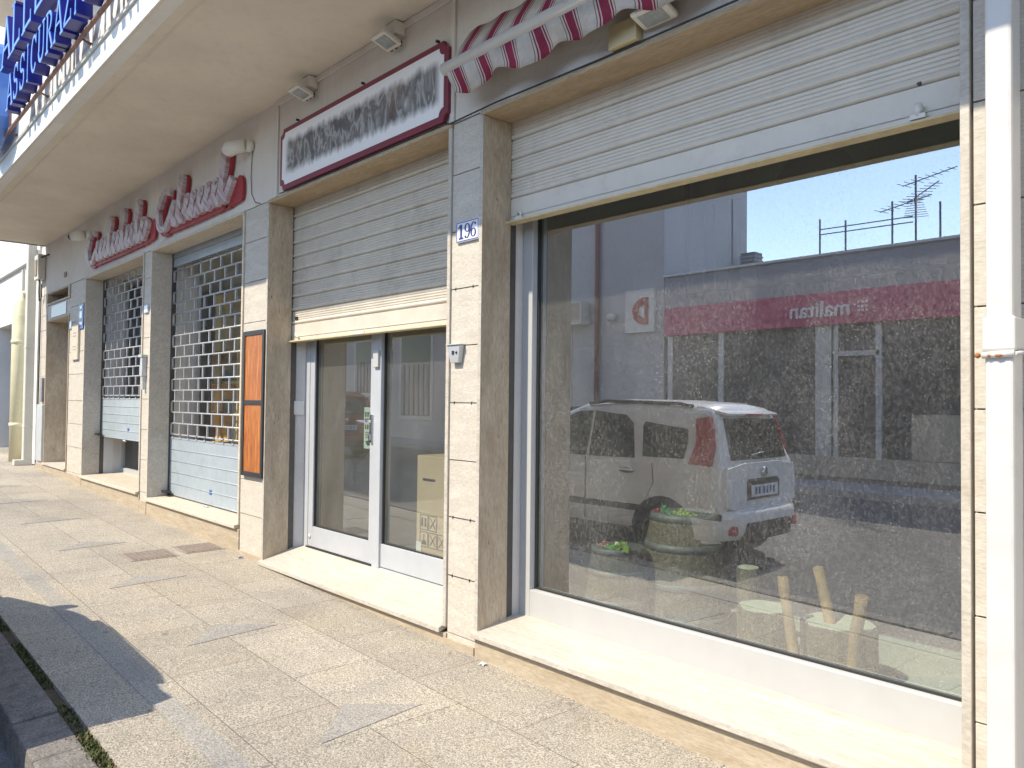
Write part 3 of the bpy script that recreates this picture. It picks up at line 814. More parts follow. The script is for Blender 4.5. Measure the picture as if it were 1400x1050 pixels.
t = thing('floodlight', (-2.0, 0, 3.05), 'flat white floodlight beside a yellowed box under the striped awning', 'floodlight')
b = M('white_plastic'); b.hexa([(-2.04, -.12, 3.06), (-1.86, -.12, 3.06), (-1.86, -.01, 3.03), (-2.04, -.01, 3.03), (-2.04, -.115, 3.085), (-1.86, -.115, 3.085), (-1.86, -.01, 3.06), (-2.04, -.01, 3.06)]); h = b.obj('head', t, .012)
b = M('lens_grey'); b.hexa([(-2.01, -.10, 3.051), (-1.89, -.10, 3.051), (-1.89, -.03, 3.032), (-2.01, -.03, 3.032), (-2.01, -.10, 3.058), (-1.89, -.10, 3.058), (-1.89, -.03, 3.038), (-2.01, -.03, 3.038)]); b.obj('lens', h)
b = M('yellow_plastic', (-2.13, 0, 3.05)); b.box(-2.215, -2.06, -.045, .004, 3.0, 3.105); tag(b.obj('junction_box', None, .004), 'yellowed square junction box left of the flat floodlight', 'junction box')

# horn lamp / siren
t = thing('wall_lamp', (-6.15, 0, 3.5), 'white horn shaped wall lamp with a hanging cable above the right grille window', 'lamp')
b = M('white_plastic')
b.tube([(-6.05, .004, 3.50), (-6.06, -.05, 3.50)], .05, 16)
b.tube([(-6.06, -.045, 3.50), (-6.13, -.10, 3.49), (-6.20, -.13, 3.48), (-6.24, -.15, 3.475)], [.048, .055, .062, .035], 16); b.obj('housing', t)
b = M('cable_black'); b.tube([(-6.03, -.004, 3.46), (-6.05, -.004, 3.25), (-6.03, -.004, 3.10), (-5.96, -.004, 3.02), (-5.86, -.004, 2.995)], .003, 5); b.obj('cable', t)
# security camera
t = thing('security_camera', (-10.95, 0, 3.5), 'small white dome security camera at the left end of the script sign', 'camera')
b = M('white_plastic'); b.lathe((-10.93, -.02, 3.52), [(.0, -.03), (.055, -.03), (.06, .02), (.06, .026)], 16, 'y'); b.obj('base', t)
b = M('white_plastic'); b.tube([(-10.93, -.05, 3.52), (-10.99, -.12, 3.50), (-11.05, -.18, 3.49)], [.055, .062, .05], 16); b.obj('housing', t)
b = M('black_metal'); b.ball((-11.055, -.185, 3.49), .042, 2); b.obj('lens', t)

# number plate 196
def ring(cx, cz, rx, rz_, tx, tz, a0=0, a1=360, n=24):
    P = []
    for k in range(n+1):
        a = math.radians(a0+(a1-a0)*k/n); P.append((cx+rx*math.cos(a), cz+rz_*math.sin(a)))
    Q = []
    for k in range(n, -1, -1):
        a = math.radians(a0+(a1-a0)*k/n); Q.append((cx+(rx-tx)*math.cos(a), cz+(rz_-tz)*math.sin(a)))
    return P, Q
def ringmesh(b, cx, cz, rx, rz_, tx, tz, ya, yb, a0=0, a1=360, n=24):
    P, Q = ring(cx, cz, rx, rz_, tx, tz, a0, a1, n); Q = Q[::-1]
    for k in range(n):
        b.face([(P[k][0], ya, P[k][1]), (P[k+1][0], ya, P[k+1][1]), (Q[k+1][0], ya, Q[k+1][1]), (Q[k][0], ya, Q[k][1])])
        b.face([(P[k][0], ya, P[k][1]), (P[k][0], yb, P[k][1]), (P[k+1][0], yb, P[k+1][1]), (P[k+1][0], ya, P[k+1][1])])
        b.face([(Q[k][0], ya, Q[k][1]), (Q[k+1][0], ya, Q[k+1][1]), (Q[k+1][0], yb, Q[k+1][1]), (Q[k][0], yb, Q[k][1])])
def plate(x0, x1, z0, z1, label, digits=False):
    t = thing('number_plate', ((x0+x1)/2, 0, (z0+z1)/2), label, 'number plate')
    b = M('plate_white'); b.box(x0, x1, -.016, -.002, z0, z1); b.obj('tile', t, .003)
    w = .0045; b = M('label_blue')
    i = .004
    for q in ((x0+i, x1-i, z0+i, z0+i+w), (x0+i, x1-i, z1-i-w, z1-i), (x0+i, x0+i+w, z0+i+w, z1-i-w), (x1-i-w, x1-i, z0+i+w, z1-i-w)):
        b.box(q[0], q[1], -.0172, -.015, q[2], q[3])
    b.obj('border', t)
    if digits:
        b = M('ink_blue'); ya, yb = -.0185, -.0155
        h = .078; zb = (z0+z1)/2-h/2; cx = (x0+x1)/2
        # 1
        X = cx-.052
        b.box(X-.007, X+.007, ya, yb, zb, zb+h); b.box(X-.019, X+.019, ya-.0004, yb, zb-.001, zb+.006)
        b.prism([(X-.0075, zb+h+.001), (X-.024, zb+h-.016), (X-.022, zb+h-.021), (X-.0075, zb+h-.012)], ya-.0004, yb, fxz)
        # 9 and 6
        for s, X in ((1, cx+.0), (-1, cx+.052)):
            zc = zb+h/2
            ringmesh(b, X, zc+s*.0165, .0225, .0235, .010, .0035, ya, yb)
            ringmesh(b, X-s*.006, zc-s*.001, .030, .040, .009, .0035, ya-.0005, yb, -90 if s > 0 else 90, 20 if s > 0 else 200)
            b.lathe((X-s*.015, ya+.001, zc-s*.031), [(.0, -.0012), (.0065, -.0012), (.0065, .0012), (0, .0012)], 10, 'y')
        b.obj('digits', t)
    return t
plate(-3.325, -3.13, 2.30, 2.415, 'white enamel house number plate reading 196 on the travertine pier', True)
plate(-8.66, -8.53, 2.33, 2.42, 'small blue edged number plate on the pier between the grille windows')
plate(-11.80, -11.69, 2.36, 2.47, 'small blue edged number plate right of the street door')
b = M('label_blue', (-11.2, 0, 2.45)); b.box(-11.33, -11.10, -.014, -.002, 2.33, 2.66); o = b.obj('street_sign', None, .002); tag(o, 'blue and white pictogram sign on the pier left of the grille windows', 'sign')
b = M('plate_white'); b.box(-11.29, -11.14, -.017, -.0145, 2.38, 2.42); b.box(-11.27, -11.16, -.017, -.0145, 2.47, 2.56); b.box(-11.25, -11.17, -.017, -.0145, 2.59, 2.63); b.obj('pictogram', o)
t = tag(M('marble_cream', (-11.4, 0, 2.2)).box(-11.60, -11.28, -.03, -.003, 1.93, 2.40).obj('stone_plaque', None, .004), 'pale engraved stone plaque beside the street door', 'plaque')
b = M('grey_sheet'); 
for i, z in enumerate((2.28, 2.24, 2.10, 2.06)): b.box(-11.52, -11.36, -.032, -.0285, z, z+.012)
b.obj('engraving', t)
b = M('grate_iron', (-11.9, 0, 3.15)); b.box(-12.22, -12.10, -.006, .004, 3.12, 3.19); tag(b.obj('wall_vent', None), 'tiny brown vent in the plaster above the street door', 'vent')

# menu board
t = thing('menu_board', (-5.89, 0, 1.4), 'two orange wood panels in a black metal frame on the pier', 'menu board')
b = M('black_metal')
X0, X1, Z0, Z1 = -6.085, -5.695, .815, 1.975
b.box(X0, X0+.035, -.030, -.002, Z0, Z1); b.box(X1-.035, X1, -.030, -.002, Z0, Z1)
for z in (Z0, 1.385, Z1-.035): b.box(X0+.035, X1-.035, -.029, -.003, z, z+.037)
b.obj('frame', t, .002)
for z0_, z1_ in ((.852, 1.385), (1.422, 1.94)):
    b = M('orange_wood'); b.box(X0+.035, X1-.035, -.022, -.004, z0_, z1_); b.obj('panel', t)
# key switch
t = thing('key_switch', (-3.31, 0, 1.7), 'tapered grey shutter key switch box below the 196 plate', 'switch')
b = M('galvanised'); b.hexa([(-3.345, -.03, 1.64), (-3.275, -.03, 1.64), (-3.275, -.003, 1.64), (-3.345, -.003, 1.64), (-3.365, -.038, 1.735), (-3.255, -.038, 1.735), (-3.255, -.003, 1.735), (-3.365, -.003, 1.735)])
b.box(-3.370, -3.25, -.045, -.002, 1.736, 1.742); b.obj('housing', t, .002)
b = M('black_metal'); b.box(-3.325, -3.305, -.037, -.033, 1.685, 1.705); b.ball((-3.285, -.036, 1.695), .008, 1); b.obj('key_slot', t)
t = thing('door_switch', (-8.6, 0, 1.9), 'slim grey key switch on the pier between the grille windows', 'switch')
b = M('galvanised'); b.box(-8.63, -8.56, -.05, -.003, 1.66, 1.86); b.box(-8.66, -8.55, -.06, -.003, 1.86, 1.89); b.box(-8.61, -8.57, -.04, -.003, 1.52, 1.66); b.obj('housing', t, .003)
# switch on door return
b = M('white_plastic', (-5.67, .27, 1.35))
b.hexa([(-5.70, .225, 1.31), (-5.63, .285, 1.31), (-5.65, .31, 1.31), (-5.72, .25, 1.31), (-5.70, .225, 1.42), (-5.63, .285, 1.42), (-5.65, .31, 1.42), (-5.72, .25, 1.42)])
o = b.obj('socket_box', None, .003); tag(o, 'cream plastic switch box on the white return left of the door', 'switch')
# travertine anchor pins
def pins(x0, x1, z, label):
    t = thing('joint_clip', ((x0+x1)/2, 0, z), label, 'wall clip', 'dark metal clips in the pier joints')
    b = M('black_metal'); b.tube([(x0, -.001, z), (x1, -.001, z+.001)], .0018, 5); b.obj('wire', t)
    b = M('black_metal')
    for x in (x0+.03, x1-.03): b.tube([(x, -.003, z-.008), (x+.003, -.003, z+.009)], .0025, 5)
    b.obj('pin', t)
pins(-3.37, -3.16, 2.05, 'dark wire clip in the joint just below the 196 plate')
pins(-3.37, -3.16, 1.42, 'dark wire clip in the joint below the key switch')
pins(-3.37, -3.16, .79, 'dark wire clip in the second lowest pier joint')
pins(-3.37, -3.16, .47, 'dark wire clip in the lowest pier joint')
# cables along the plaster edge
b = M('cable_black', (-2.5, 0, 3)); b.tube([(-5.5, -.016, 3.0), (-4.6, -.016, 2.992), (-3.45, -.016, 3.0), (-3.39, -.016, 2.985), (-3.0, -.018, 2.996), (-2.3, -.018, 2.990), (-1.2, -.018, 2.999), (-.4, -.018, 2.992)], .0045, 6)
tag(b.obj('wall_cable'), 'thin dark cable running along the plaster edge above the shutters', 'cable')

# right downspout
t = thing('downspout', (-.67, -.1, .1), 'white square downspout with rusty strap at the right edge', 'downspout')
b = M('white_paint'); b.box(-.705, -.632, -.15, -.055, .05, 1.60); b.box(-.703, -.634, -.148, -.057, 1.60, 5); b.obj('pipe', t, .009)
b = M('white_paint'); b.box(-.711, -.626, -.156, -.05, 1.585, 1.685); b.obj('socket', t, .008)
b = M('white_paint'); b.tube([(-.709, -.154, 1.575), (-.628, -.154, 1.578)], .010, 8); b.tube([(-.628, -.154, 1.578), (-.615, -.04, 1.59)], .006, 6); b.mat('rust'); b.ball((-.722, -.15, 1.575), .009, 1); b.ball((-.665, -.160, 1.573), .008, 1, (1.6, 1, .7)); b.ball((-.690, -.161, 1.573), .006, 1); b.obj('strap', t)

# awning
AW = thing('awning', (-1.4, -.1, 3.2), 'half closed striped awning in maroon and cream over the big window', 'awning')
TY, TZ = -.17, 3.20
b = M('white_paint'); b.tube([(-3.25, TY, TZ), (1.0, TY, TZ)], .032, 20); b.obj('front_bar', AW)
b = M('awning_cloth'); nx = 240
prev = None
for i in range(nx+1):
    x = -3.22+4.2*i/nx
    w = math.sin(x*2*PI/.2)*.010+math.sin(x*2*PI/.63+1)*.012
    drop = .115+.022*math.sin(x*2*PI/.40-.6)+.008*math.sin(x*9)
    c = [(x, TY-.012, TZ-.025), (x+.004, TY+.010+w*.5, TZ-.025-drop*.4), (x+.012, TY+.030+w, TZ-.025-drop*.75), (x+.018, TY+.034+w*1.3, TZ-.025-drop)]
    if prev:
        for k in range(3): b.face([prev[k], c[k], c[k+1], prev[k+1]])
    prev = c
bmesh.ops.remove_doubles(b.bm, verts=b.bm.verts, dist=1e-5)
o = b.obj('valance', AW, 0, True); o.modifiers.new('s', 'SOLIDIFY').thickness = .002
b = M('awning_cloth'); prev = None
for i in range(nx+1):
    x = -3.22+4.2*i/nx; w = math.sin(x*2*PI/.2)*.006
    c = [(x, TY+.02, TZ+.02), (x, TY+.07, TZ+.12+w), (x, -.02, TZ+.245+w)]
    if prev:
        for k in range(2): b.face([prev[k], c[k], c[k+1], prev[k+1]])
    prev = c
bmesh.ops.remove_doubles(b.bm, verts=b.bm.verts, dist=1e-5)
o = b.obj('canopy', AW, 0, True); o.modifiers.new('s', 'SOLIDIFY').thickness = .002
b = M('black_metal'); b.tube([(-3.19, -.004, 3.31), (-3.19, -.05, 3.30)], .016, 10); b.tube([(-3.19, -.05, 3.30), (-3.19, -.12, 3.16)], .012, 8); b.obj('arm', AW)

# blue letters on the balcony
LT = thing('blue_letter_sign', (-7, -1.3, 3.95), 'two rows of raised blue channel letters on the balcony front', 'sign')
GL = {
 'A': ([((0, 0), (.5, 1), .13), ((.5, 1), (1, 0), .17), ((.22, .34), (.78, .34), .09)], [(0, 0), (1, 0)], []),
 'L': ([((.2, 0), (.2, 1), .17), ((.1, .05), (.95, .05), .10), ((.92, 0), (.92, .25), .08)], [(.2, 1), (.2, 0)], []),
 'E': ([((.2, 0), (.2, 1), .17), ((.1, .05), (.95, .05), .10), ((.1, .95), (.9, .95), .10), ((.2, .52), (.7, .52), .09), ((.92, 0), (.92, .22), .08), ((.88, .8), (.88, 1), .08)], [], []),
 'I': ([((.5, 0), (.5, 1), .2)], [(.5, 0), (.5, 1)], []),
 'Z': ([((.05, .95), (.95, .95), .10), ((.05, .05), (.95, .05), .10), ((.1, .08), (.9, .92), .17), ((.08, .75), (.08, 1), .07), ((.93, 0), (.93, .25), .07)], [], []),
 'N': ([((.15, 0), (.15, 1), .11), ((.85, 0), (.85, 1), .11), ((.15, 1), (.85, 0), .17)], [(.15, 0), (.15, 1), (.85, 1)], []),
 'U': ([((.15, .3), (.15, 1), .16), ((.85, .3), (.85, 1), .11)], [(.15, 1), (.85, 1)], [(.5, .32, .43, .34, .14, .12, 180, 360)]),
 'R': ([((.18, 0), (.18, 1), .17), ((.45, .5), (.92, 0), .15)], [(.18, 0), (.95, 0), (.18, 1)], [(.42, .74, .42, .28, .15, .10, -90, 90)]),
 'C': ([((.87, .72), (.87, .98), .08)], [], [(.53, .5, .48, .52, .17, .10, 40, 320)]),
 'S': ([((.85, .72), (.85, .98), .08), ((.14, .02), (.14, .28), .08)], [], [(.5, .74, .38, .28, .13, .1, 20, 270), (.5, .27, .40, .30, .14, .1, -160, 90)]),
 'O': ([], [], [(.5, .5, .48, .52, .16, .09, 0, 360)]),
}
def letter(ch, x0, w, z0, h, ya, yb):
    strokes, ser, arcs = GL[ch]
    for part in ('side', 'face'):
        b = M('blue_face' if part == 'face' else 'blue_side'); e = 0
        grow = 1.0 if part == 'side' else .78
        A, Bq = (ya, yb) if part == 'side' else (ya-.004, ya-.0005)
        fn = lambda u, v, q: (x0+u*w, q, z0+v*h)
        for (p, q, t) in strokes:
            e += .0004
            P = Vector((p[0]*w, p[1]*h)); Q = Vector((q[0]*w, q[1]*h))
            if (Q-P).length < 1e-6: continue
            s = stroke(P, Q, t*w*grow*1.1+(.0 if part == 'side' else 0))
            b.prism([(x0+u, z0+v) for u, v in s], A-e, Bq-e*.0, fxz)
        for (sx, sz) in ser:
            e += .0004
            b.box(x0+(sx-.19)*w, x0+(sx+.19)*w, A-e, Bq, z0+sz*h-.010, z0+sz*h+.010)
        for (cx, cz, rx, rz2, tx, tz, a0, a1) in arcs:
            e += .0004
            ringmesh(b, x0+cx*w, z0+cz*h, rx*w, rz2*h, tx*w*1.15*grow, tz*h*grow, A-e, Bq, a0, a1, 20)
        if part == 'side': so = b.obj('letter', LT)
        else: b.obj('letter_face', so)
x = -8.37
for ch in 'ALLEANZA':
    letter(ch, x, .365, 4.452, .405, -1.38, -1.28); x += .444
x = -8.07
for ch in 'ASSICURAZIONI':
    letter(ch, x, .219 if ch != 'I' else .107, 3.988, .29, -1.38, -1.28); x += .268 if ch != 'I' else .169
b = M('blue_face'); b.prism(smoothpoly([(-9.5, 3.88), (-8.65, 3.92), (-8.56, 4.39), (-8.60, 4.84), (-9.5, 4.97), (-9.7, 4.39)], 2), -1.40, -1.27, fxz); lg = b.obj('emblem', LT)
b = M('plate_white'); b.prism(smoothpoly([(-9.4, 4.07), (-8.86, 4.05), (-8.76, 4.39), (-8.81, 4.71), (-9.4, 4.82)], 2), -1.406, -1.401, fxz); b.obj('emblem_face', lg)
for z in (3.96, 4.40):
    b = M('rust_rail'); b.tube([(-9.6, -1.275, z), (-4.3, -1.275, z)], .016, 8); b.obj('rail', LT)
for x in (-8.6, -7.3, -6.0, -4.7):
    b = M('rust_rail'); b.tube([(x, -1.27, 4.7), (x, -1.27, 3.95), (x, -1.21, 3.93)], .012, 6); b.obj('bracket', LT)
b = M('pale_post', (-6, -1.2, 3.87)); b.box(-9.6, -3.6, -1.222, -1.2065, 3.862, 3.882); tag(b.obj('cable_duct'), 'thin pale cable duct along the balcony front behind the blue letters', 'cable duct')

# ------------------------------------------------------------------ inside the shops
# right window display
def half_barrel(cx, cy, z, rt, rb, h, top, label, name='barrel'):
    t = thing(name, (cx, cy, z), label, 'barrel')
    prof = []
    for k in range(13):
        f = k/12; r = rt+(rb-rt)*math.sin((1-f)*PI/2)**.9
        prof.append((r, h*f))
    prof += [(rt-.02, h), (rt-.02, h-.03), (0.0001, h-.03)]
    b = M('barrel_wood'); b.lathe((cx, cy, z), prof, 28); b.obj('staves', t)
    b = M('iron_grey')
    b2 = M('barrel_wood')
    for f in (.16, .42, .72, .95):
        r = rt+(rb-rt)*math.sin((1-f)*PI/2)**.9; r2 = rt+(rb-rt)*math.sin((1-min(1, f+.05))*PI/2)**.9
        b.lathe((cx, cy, z+h*f), [(r-.002, 0), (r+.005, 0), (r2+.005, h*.055), (r2-.002, h*.055)], 28)
    b2.bm.free(); b.obj('hoop', t)
    b = M(top); b.lathe((cx, cy, z+h-.029), [(.0001, 0), (rt-.022, 0), (rt-.022, .004), (.0001, .004)], 28); b.obj('lid', t)
    return t
half_barrel(-2.60, 1.11, .10, .185, .265, .70, 'barrel_wood', 'largest barrel, right of the other two, with lime grapes on its lid')
half_barrel(-3.04, 1.20, .10, .15, .20, .64, 'barrel_red', 'open barrel with a reddish inside at the back left of the window')
half_barrel(-2.80, .76, .10, .145, .185, .52, 'barrel_wood', 'lowest barrel in front with rose and bright green grapes')
def grapes(cx, cy, z, kind, n, label, sx=.07, sy=.05):
    random.seed(int(abs(cx*1000))+n)
    t = thing('grape_bunch', (cx, cy, z), label, 'grapes')
    b = M(kind); r = .0165
    for k in range(n):
        a = random.uniform(0, 2*PI); q = math.sqrt(random.random())
        b.ball((cx+sx*q*math.cos(a), cy+sy*q*math.sin(a), z+r+random.random()*.035*(1-q)+.0), r, 1)
    b.obj('berries', t); return t
def leaves(t, cx, cy, z, n=4, mat='leaf_green'):
    b = M(mat)
    for k in range(n):
        a = random.uniform(0, 2*PI); s = random.uniform(.02, .035); x = cx+random.uniform(-.03, .03); y = cy-.02; zz = z+random.uniform(.0, .04)
        pts = []
        for i in range(10):
            aa = i*2*PI/10; rr = s*(1 if i % 2 else .62); pts.append((x+rr*math.cos(aa+a), y+.008*math.sin(3*aa), zz+rr*math.sin(aa+a)))
        b.face(pts)
    o = b.obj('leaf', t); o.modifiers.new('s', 'SOLIDIFY').thickness = .0015
zt = .775
grapes(-2.70, 1.03, zt, 'grape_red', 26, 'dark red grape bunch on the left of the largest barrel', .05, .045)
t = grapes(-2.57, 1.05, zt, 'grape_lime', 60, 'lime green grape bunch across the largest barrel', .10, .06); leaves(t, -2.63, .99, zt+.03, 6)
t = grapes(-2.85, .73, .595, 'grape_rose', 36, 'pale rose grape bunch on the lowest barrel', .075, .045)
t = grapes(-2.75, .70, .595, 'grape_green', 44, 'bright green grape bunch on the lowest barrel', .09, .04); leaves(t, -2.69, .68, .62, 4, 'grape_lime')

def stump(cx, cy, r, h, label):
    t = thing('tree_stump', (cx, cy, .10), label, 'stump'); random.seed(int(r*1000))
    rr = [r*(1+random.uniform(-.07, .07)) for _ in range(22)]
    b = M('bark'); A = []; Bv = []
    poly = [(cx+rr[k]*math.cos(k*2*PI/22), cy+rr[k]*math.sin(k*2*PI/22)) for k in range(22)]
    b.prism(poly, .10, .10+h, fxy); b.obj('trunk', t, .004)
    b = M('stump_top'); b.prism([(cx+(p[0]-cx)*.94, cy+(p[1]-cy)*.94) for p in poly], .10+h+.0005, .10+h+.005, fxy); b.obj('cut_face', t)
stump(-2.07, 1.08, .14, .27, 'cut tree stump left of the upturned stool in the big window')
stump(-1.68, 1.06, .17, .28, 'wider cut tree stump behind the upturned stool')
stump(-2.27, 1.25, .06, .42, 'thin little stump right beside the largest barrel')
t = thing('upturned_stool', (-1.62, .82, .2), 'rustic stool lying upside down with three log legs pointing up', 'stool')
b = M('log_wood'); b.lathe((-1.62, .84, .12), [(.0001, 0), (.15, 0), (.155, .03), (.15, .06), (.0001, .06)], 20); b.obj('seat', t)
def lg_(p, q):
    b = M('log_wood'); n = 7
    pts = [tuple(Vector(p).lerp(Vector(q), k/(n-1))+Vector((random.uniform(-.004, .004), random.uniform(-.004, .004), 0))) for k in range(n)]
    b.tube(pts, [.026+random.uniform(-.003, .004) for _ in range(n)], 12); b.obj('leg', t)
lg_((-1.75, .80, .17), (-1.86, .86, .60)); lg_((-1.60, .94, .17), (-1.80, 1.10, .62)); lg_((-1.50, .78, .17), (-1.44, .76, .60))

b = M('paper', (-2.9, .75, .1)); b.prism([(-2.88, .62), (-2.80, .60), (-2.79, .66), (-2.86, .69)], .101, .103, fxy); tag(b.obj('paper_scrap'), 'scrap of pale paper on the shop floor by the window frame', 'paper')
# boards hanging inside at the top of the window
t = thing('hanging_board', (-2, 1.6, 2.6), 'dark signboard with rounded pale shapes behind the top of the window', 'board')
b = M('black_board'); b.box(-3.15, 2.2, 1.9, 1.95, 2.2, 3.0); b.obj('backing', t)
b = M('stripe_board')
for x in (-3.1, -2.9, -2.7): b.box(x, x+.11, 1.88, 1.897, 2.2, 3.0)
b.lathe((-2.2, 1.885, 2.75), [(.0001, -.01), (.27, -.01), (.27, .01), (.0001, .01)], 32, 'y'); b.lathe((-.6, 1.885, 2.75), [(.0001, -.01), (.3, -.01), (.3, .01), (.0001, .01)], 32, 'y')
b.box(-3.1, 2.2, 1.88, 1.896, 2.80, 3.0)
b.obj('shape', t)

# door room: cardboard box and poster
t = thing('cardboard_box', (-4.2, .7, .14), 'tall cardboard box with handling symbols behind the door glass', 'box')
b = M('cardboard'); b.box(-4.38, -3.80, .50, .88, .14, 1.055); b.obj('carton', t, .004)
b = M('ink_black'); y0, y1 = .4965, .4995
def rect(x0, x1, z0, z1, w=.004):
    b.box(x0, x1, y0, y1, z0, z0+w); b.box(x0, x1, y0, y1, z1-w, z1); b.box(x0, x0+w, y0, y1, z0+w, z1-w); b.box(x1-w, x1, y0, y1, z0+w, z1-w)
for i, (cx, cz) in enumerate(((-4.29, .60), (-4.19, .60), (-4.29, .485), (-4.19, .485), (-4.09, .485))):
    rect(cx-.046, cx+.046, cz-.052, cz+.052)
    if i == 0:
        b.box(cx-.03, cx-.012, y0, y1, cz-.03, cz+.03); b.box(cx+.008, cx+.024, y0, y1, cz-.03, cz+.03)
    elif i == 2: b.box(cx-.003, cx+.003, y0, y1, cz-.01, cz+.035); b.prism([(cx-.028, cz-.035), (cx+.028, cz-.035), (cx+.02, cz-.012), (cx, cz-.003), (cx-.02, cz-.012)], y0, y1, fxz)
    else:
        for s in (1, -1): b.prism(stroke((cx-.03, cz-.035*s), (cx+.03, cz+.035*s), .004), y0-.0003*(s+1), y1, fxz)
b.box(-4.31, -4.17, y0, y1, .885, .90)
b.obj('symbols', t)
b = M('paper'); b.box(-4.375, -4.315, .4955, .4975, .33, .46); b.obj('label_sheet', t)
t = thing('poster', (-4.79, .37, 1.2), 'narrow pale green poster with a black moustache inside the door glass', 'poster')
b = M('paper_green'); b.box(-4.87, -4.68, .371, .375, 1.08, 1.38); b.obj('sheet', t)
b = M('ink_black')
for s in (-1, 1):
    b.prism(smoothpoly([(-4.775, 1.125), (-4.775+s*.03, 1.145), (-4.775+s*.06, 1.13), (-4.775+s*.075, 1.14), (-4.775+s*.055, 1.105), (-4.775+s*.02, 1.10)], 2), .3692-.0003*s, .3708, fxz)
for r in range(3):
    for k in range(6): b.box(-4.855+k*.029, -4.838+k*.029, .3692, .3708, 1.31-r*.045, 1.345-r*.045)
for r in range(4): b.box(-4.85, -4.71, .3692, .3708, 1.155+r*.013, 1.160+r*.013)
b.obj('print', t)

# grille rooms : dark column, shelves and goods
t = thing('dark_curtain', (-8.1, .9, .4), 'black panel standing behind the left part of the right grille window', 'panel')
b = M('black_board'); b.box(-9.0, -8.56, .62, .68, .3, 2.62); b.obj('cloth', t)  # black sheet added to give the darkness of the opening behind the grille
t = thing('dark_curtain', (-10.1, .9, .4), 'black panel behind the left grille window', 'panel')
b = M('black_board'); b.box(-11.71, -10.2, .62, .68, .3, 2.95); b.obj('cloth', t)  # black sheet added where the left grille room looks dark
t = thing('shelf_unit', (-8.5, 1.0, .3), 'golden wooden shelf unit with small goods behind the right grille window', 'shelf')
b = M('shelf_wood'); b.box(-9.4, -6.9, 1.04, 1.06, .3, 2.7); b.obj('back_panel', t)
for z in (.55, .90, 1.25, 1.60, 1.95):
    b = M('shelf_wood'); b.box(-9.4, -6.9, .82, 1.039, z, z+.03); b.obj('shelf', t)
for x in (-9.43, -8.2, -6.9):
    b = M('shelf_wood'); b.box(x, x+.03, .815, 1.039, .3, 2.12); b.obj('upright', t)
random.seed(5)
for z in (.93, 1.28, 1.63):
    for k in range(9):
        x = -9.15+k*.24+random.uniform(-.04, .04)
        if random.random() < .3 or abs(x+8.18) < .08: continue
        kind = random.choice(['packet', 'bottle']); h = random.uniform(.08, .2); hue = random.choice(['box_teal', 'box_brown', 'box_pale', 'plate_white'])
        if kind == 'packet':
            w = random.uniform(.05, .1); b = M(hue, (x, .9, z)); b.box(x-w/2, x+w/2, .87, .95, z+.001, z+h); o = b.obj('packet', None, .004)
        else:
            b = M(random.choice(['box_brown', 'box_teal', 'lens_grey']), (x, .9, z)); b.lathe((x, .9, z+.001), [(.0001, 0), (.035, 0), (.037, .01), (.037, h*.7), (.015, h*.85), (.015, h), (.0001, h)], 12); o = b.obj('bottle')
        tag(o, 'small %s on the golden shelves behind the right grille' % kind, kind, '%ss on the shelves behind the grille' % kind)

# ------------------------------------------------------------------ litter
random.seed(9)
for (x, y, m, lab) in ((-3.02, -.06, 'paper', 'crumpled pale wrapper on the paving at the foot of the pier'), (-6.02, -.05, 'blue_litter', 'tiny blue scrap on the paving by the plinth')):
    b = M(m, (x, y, gz(x)))
    for k in range(5):
        a = random.uniform(0, PI); s = .018
        b.face([(x-s*math.cos(a)+k*.004, y-s*math.sin(a), gz(x)+.003), (x+s*math.cos(a), y+s*math.sin(a), gz(x)+.005), (x+s*math.cos(a)+.01, y+s*math.sin(a)+.012, gz(x)+.012), (x-s*math.cos(a)+.006, y-s*math.sin(a)+.014, gz(x)+.009)])
    o = b.obj('litter'); o.modifiers.new('s', 'SOLIDIFY').thickness = .001; tag(o, lab, 'litter')

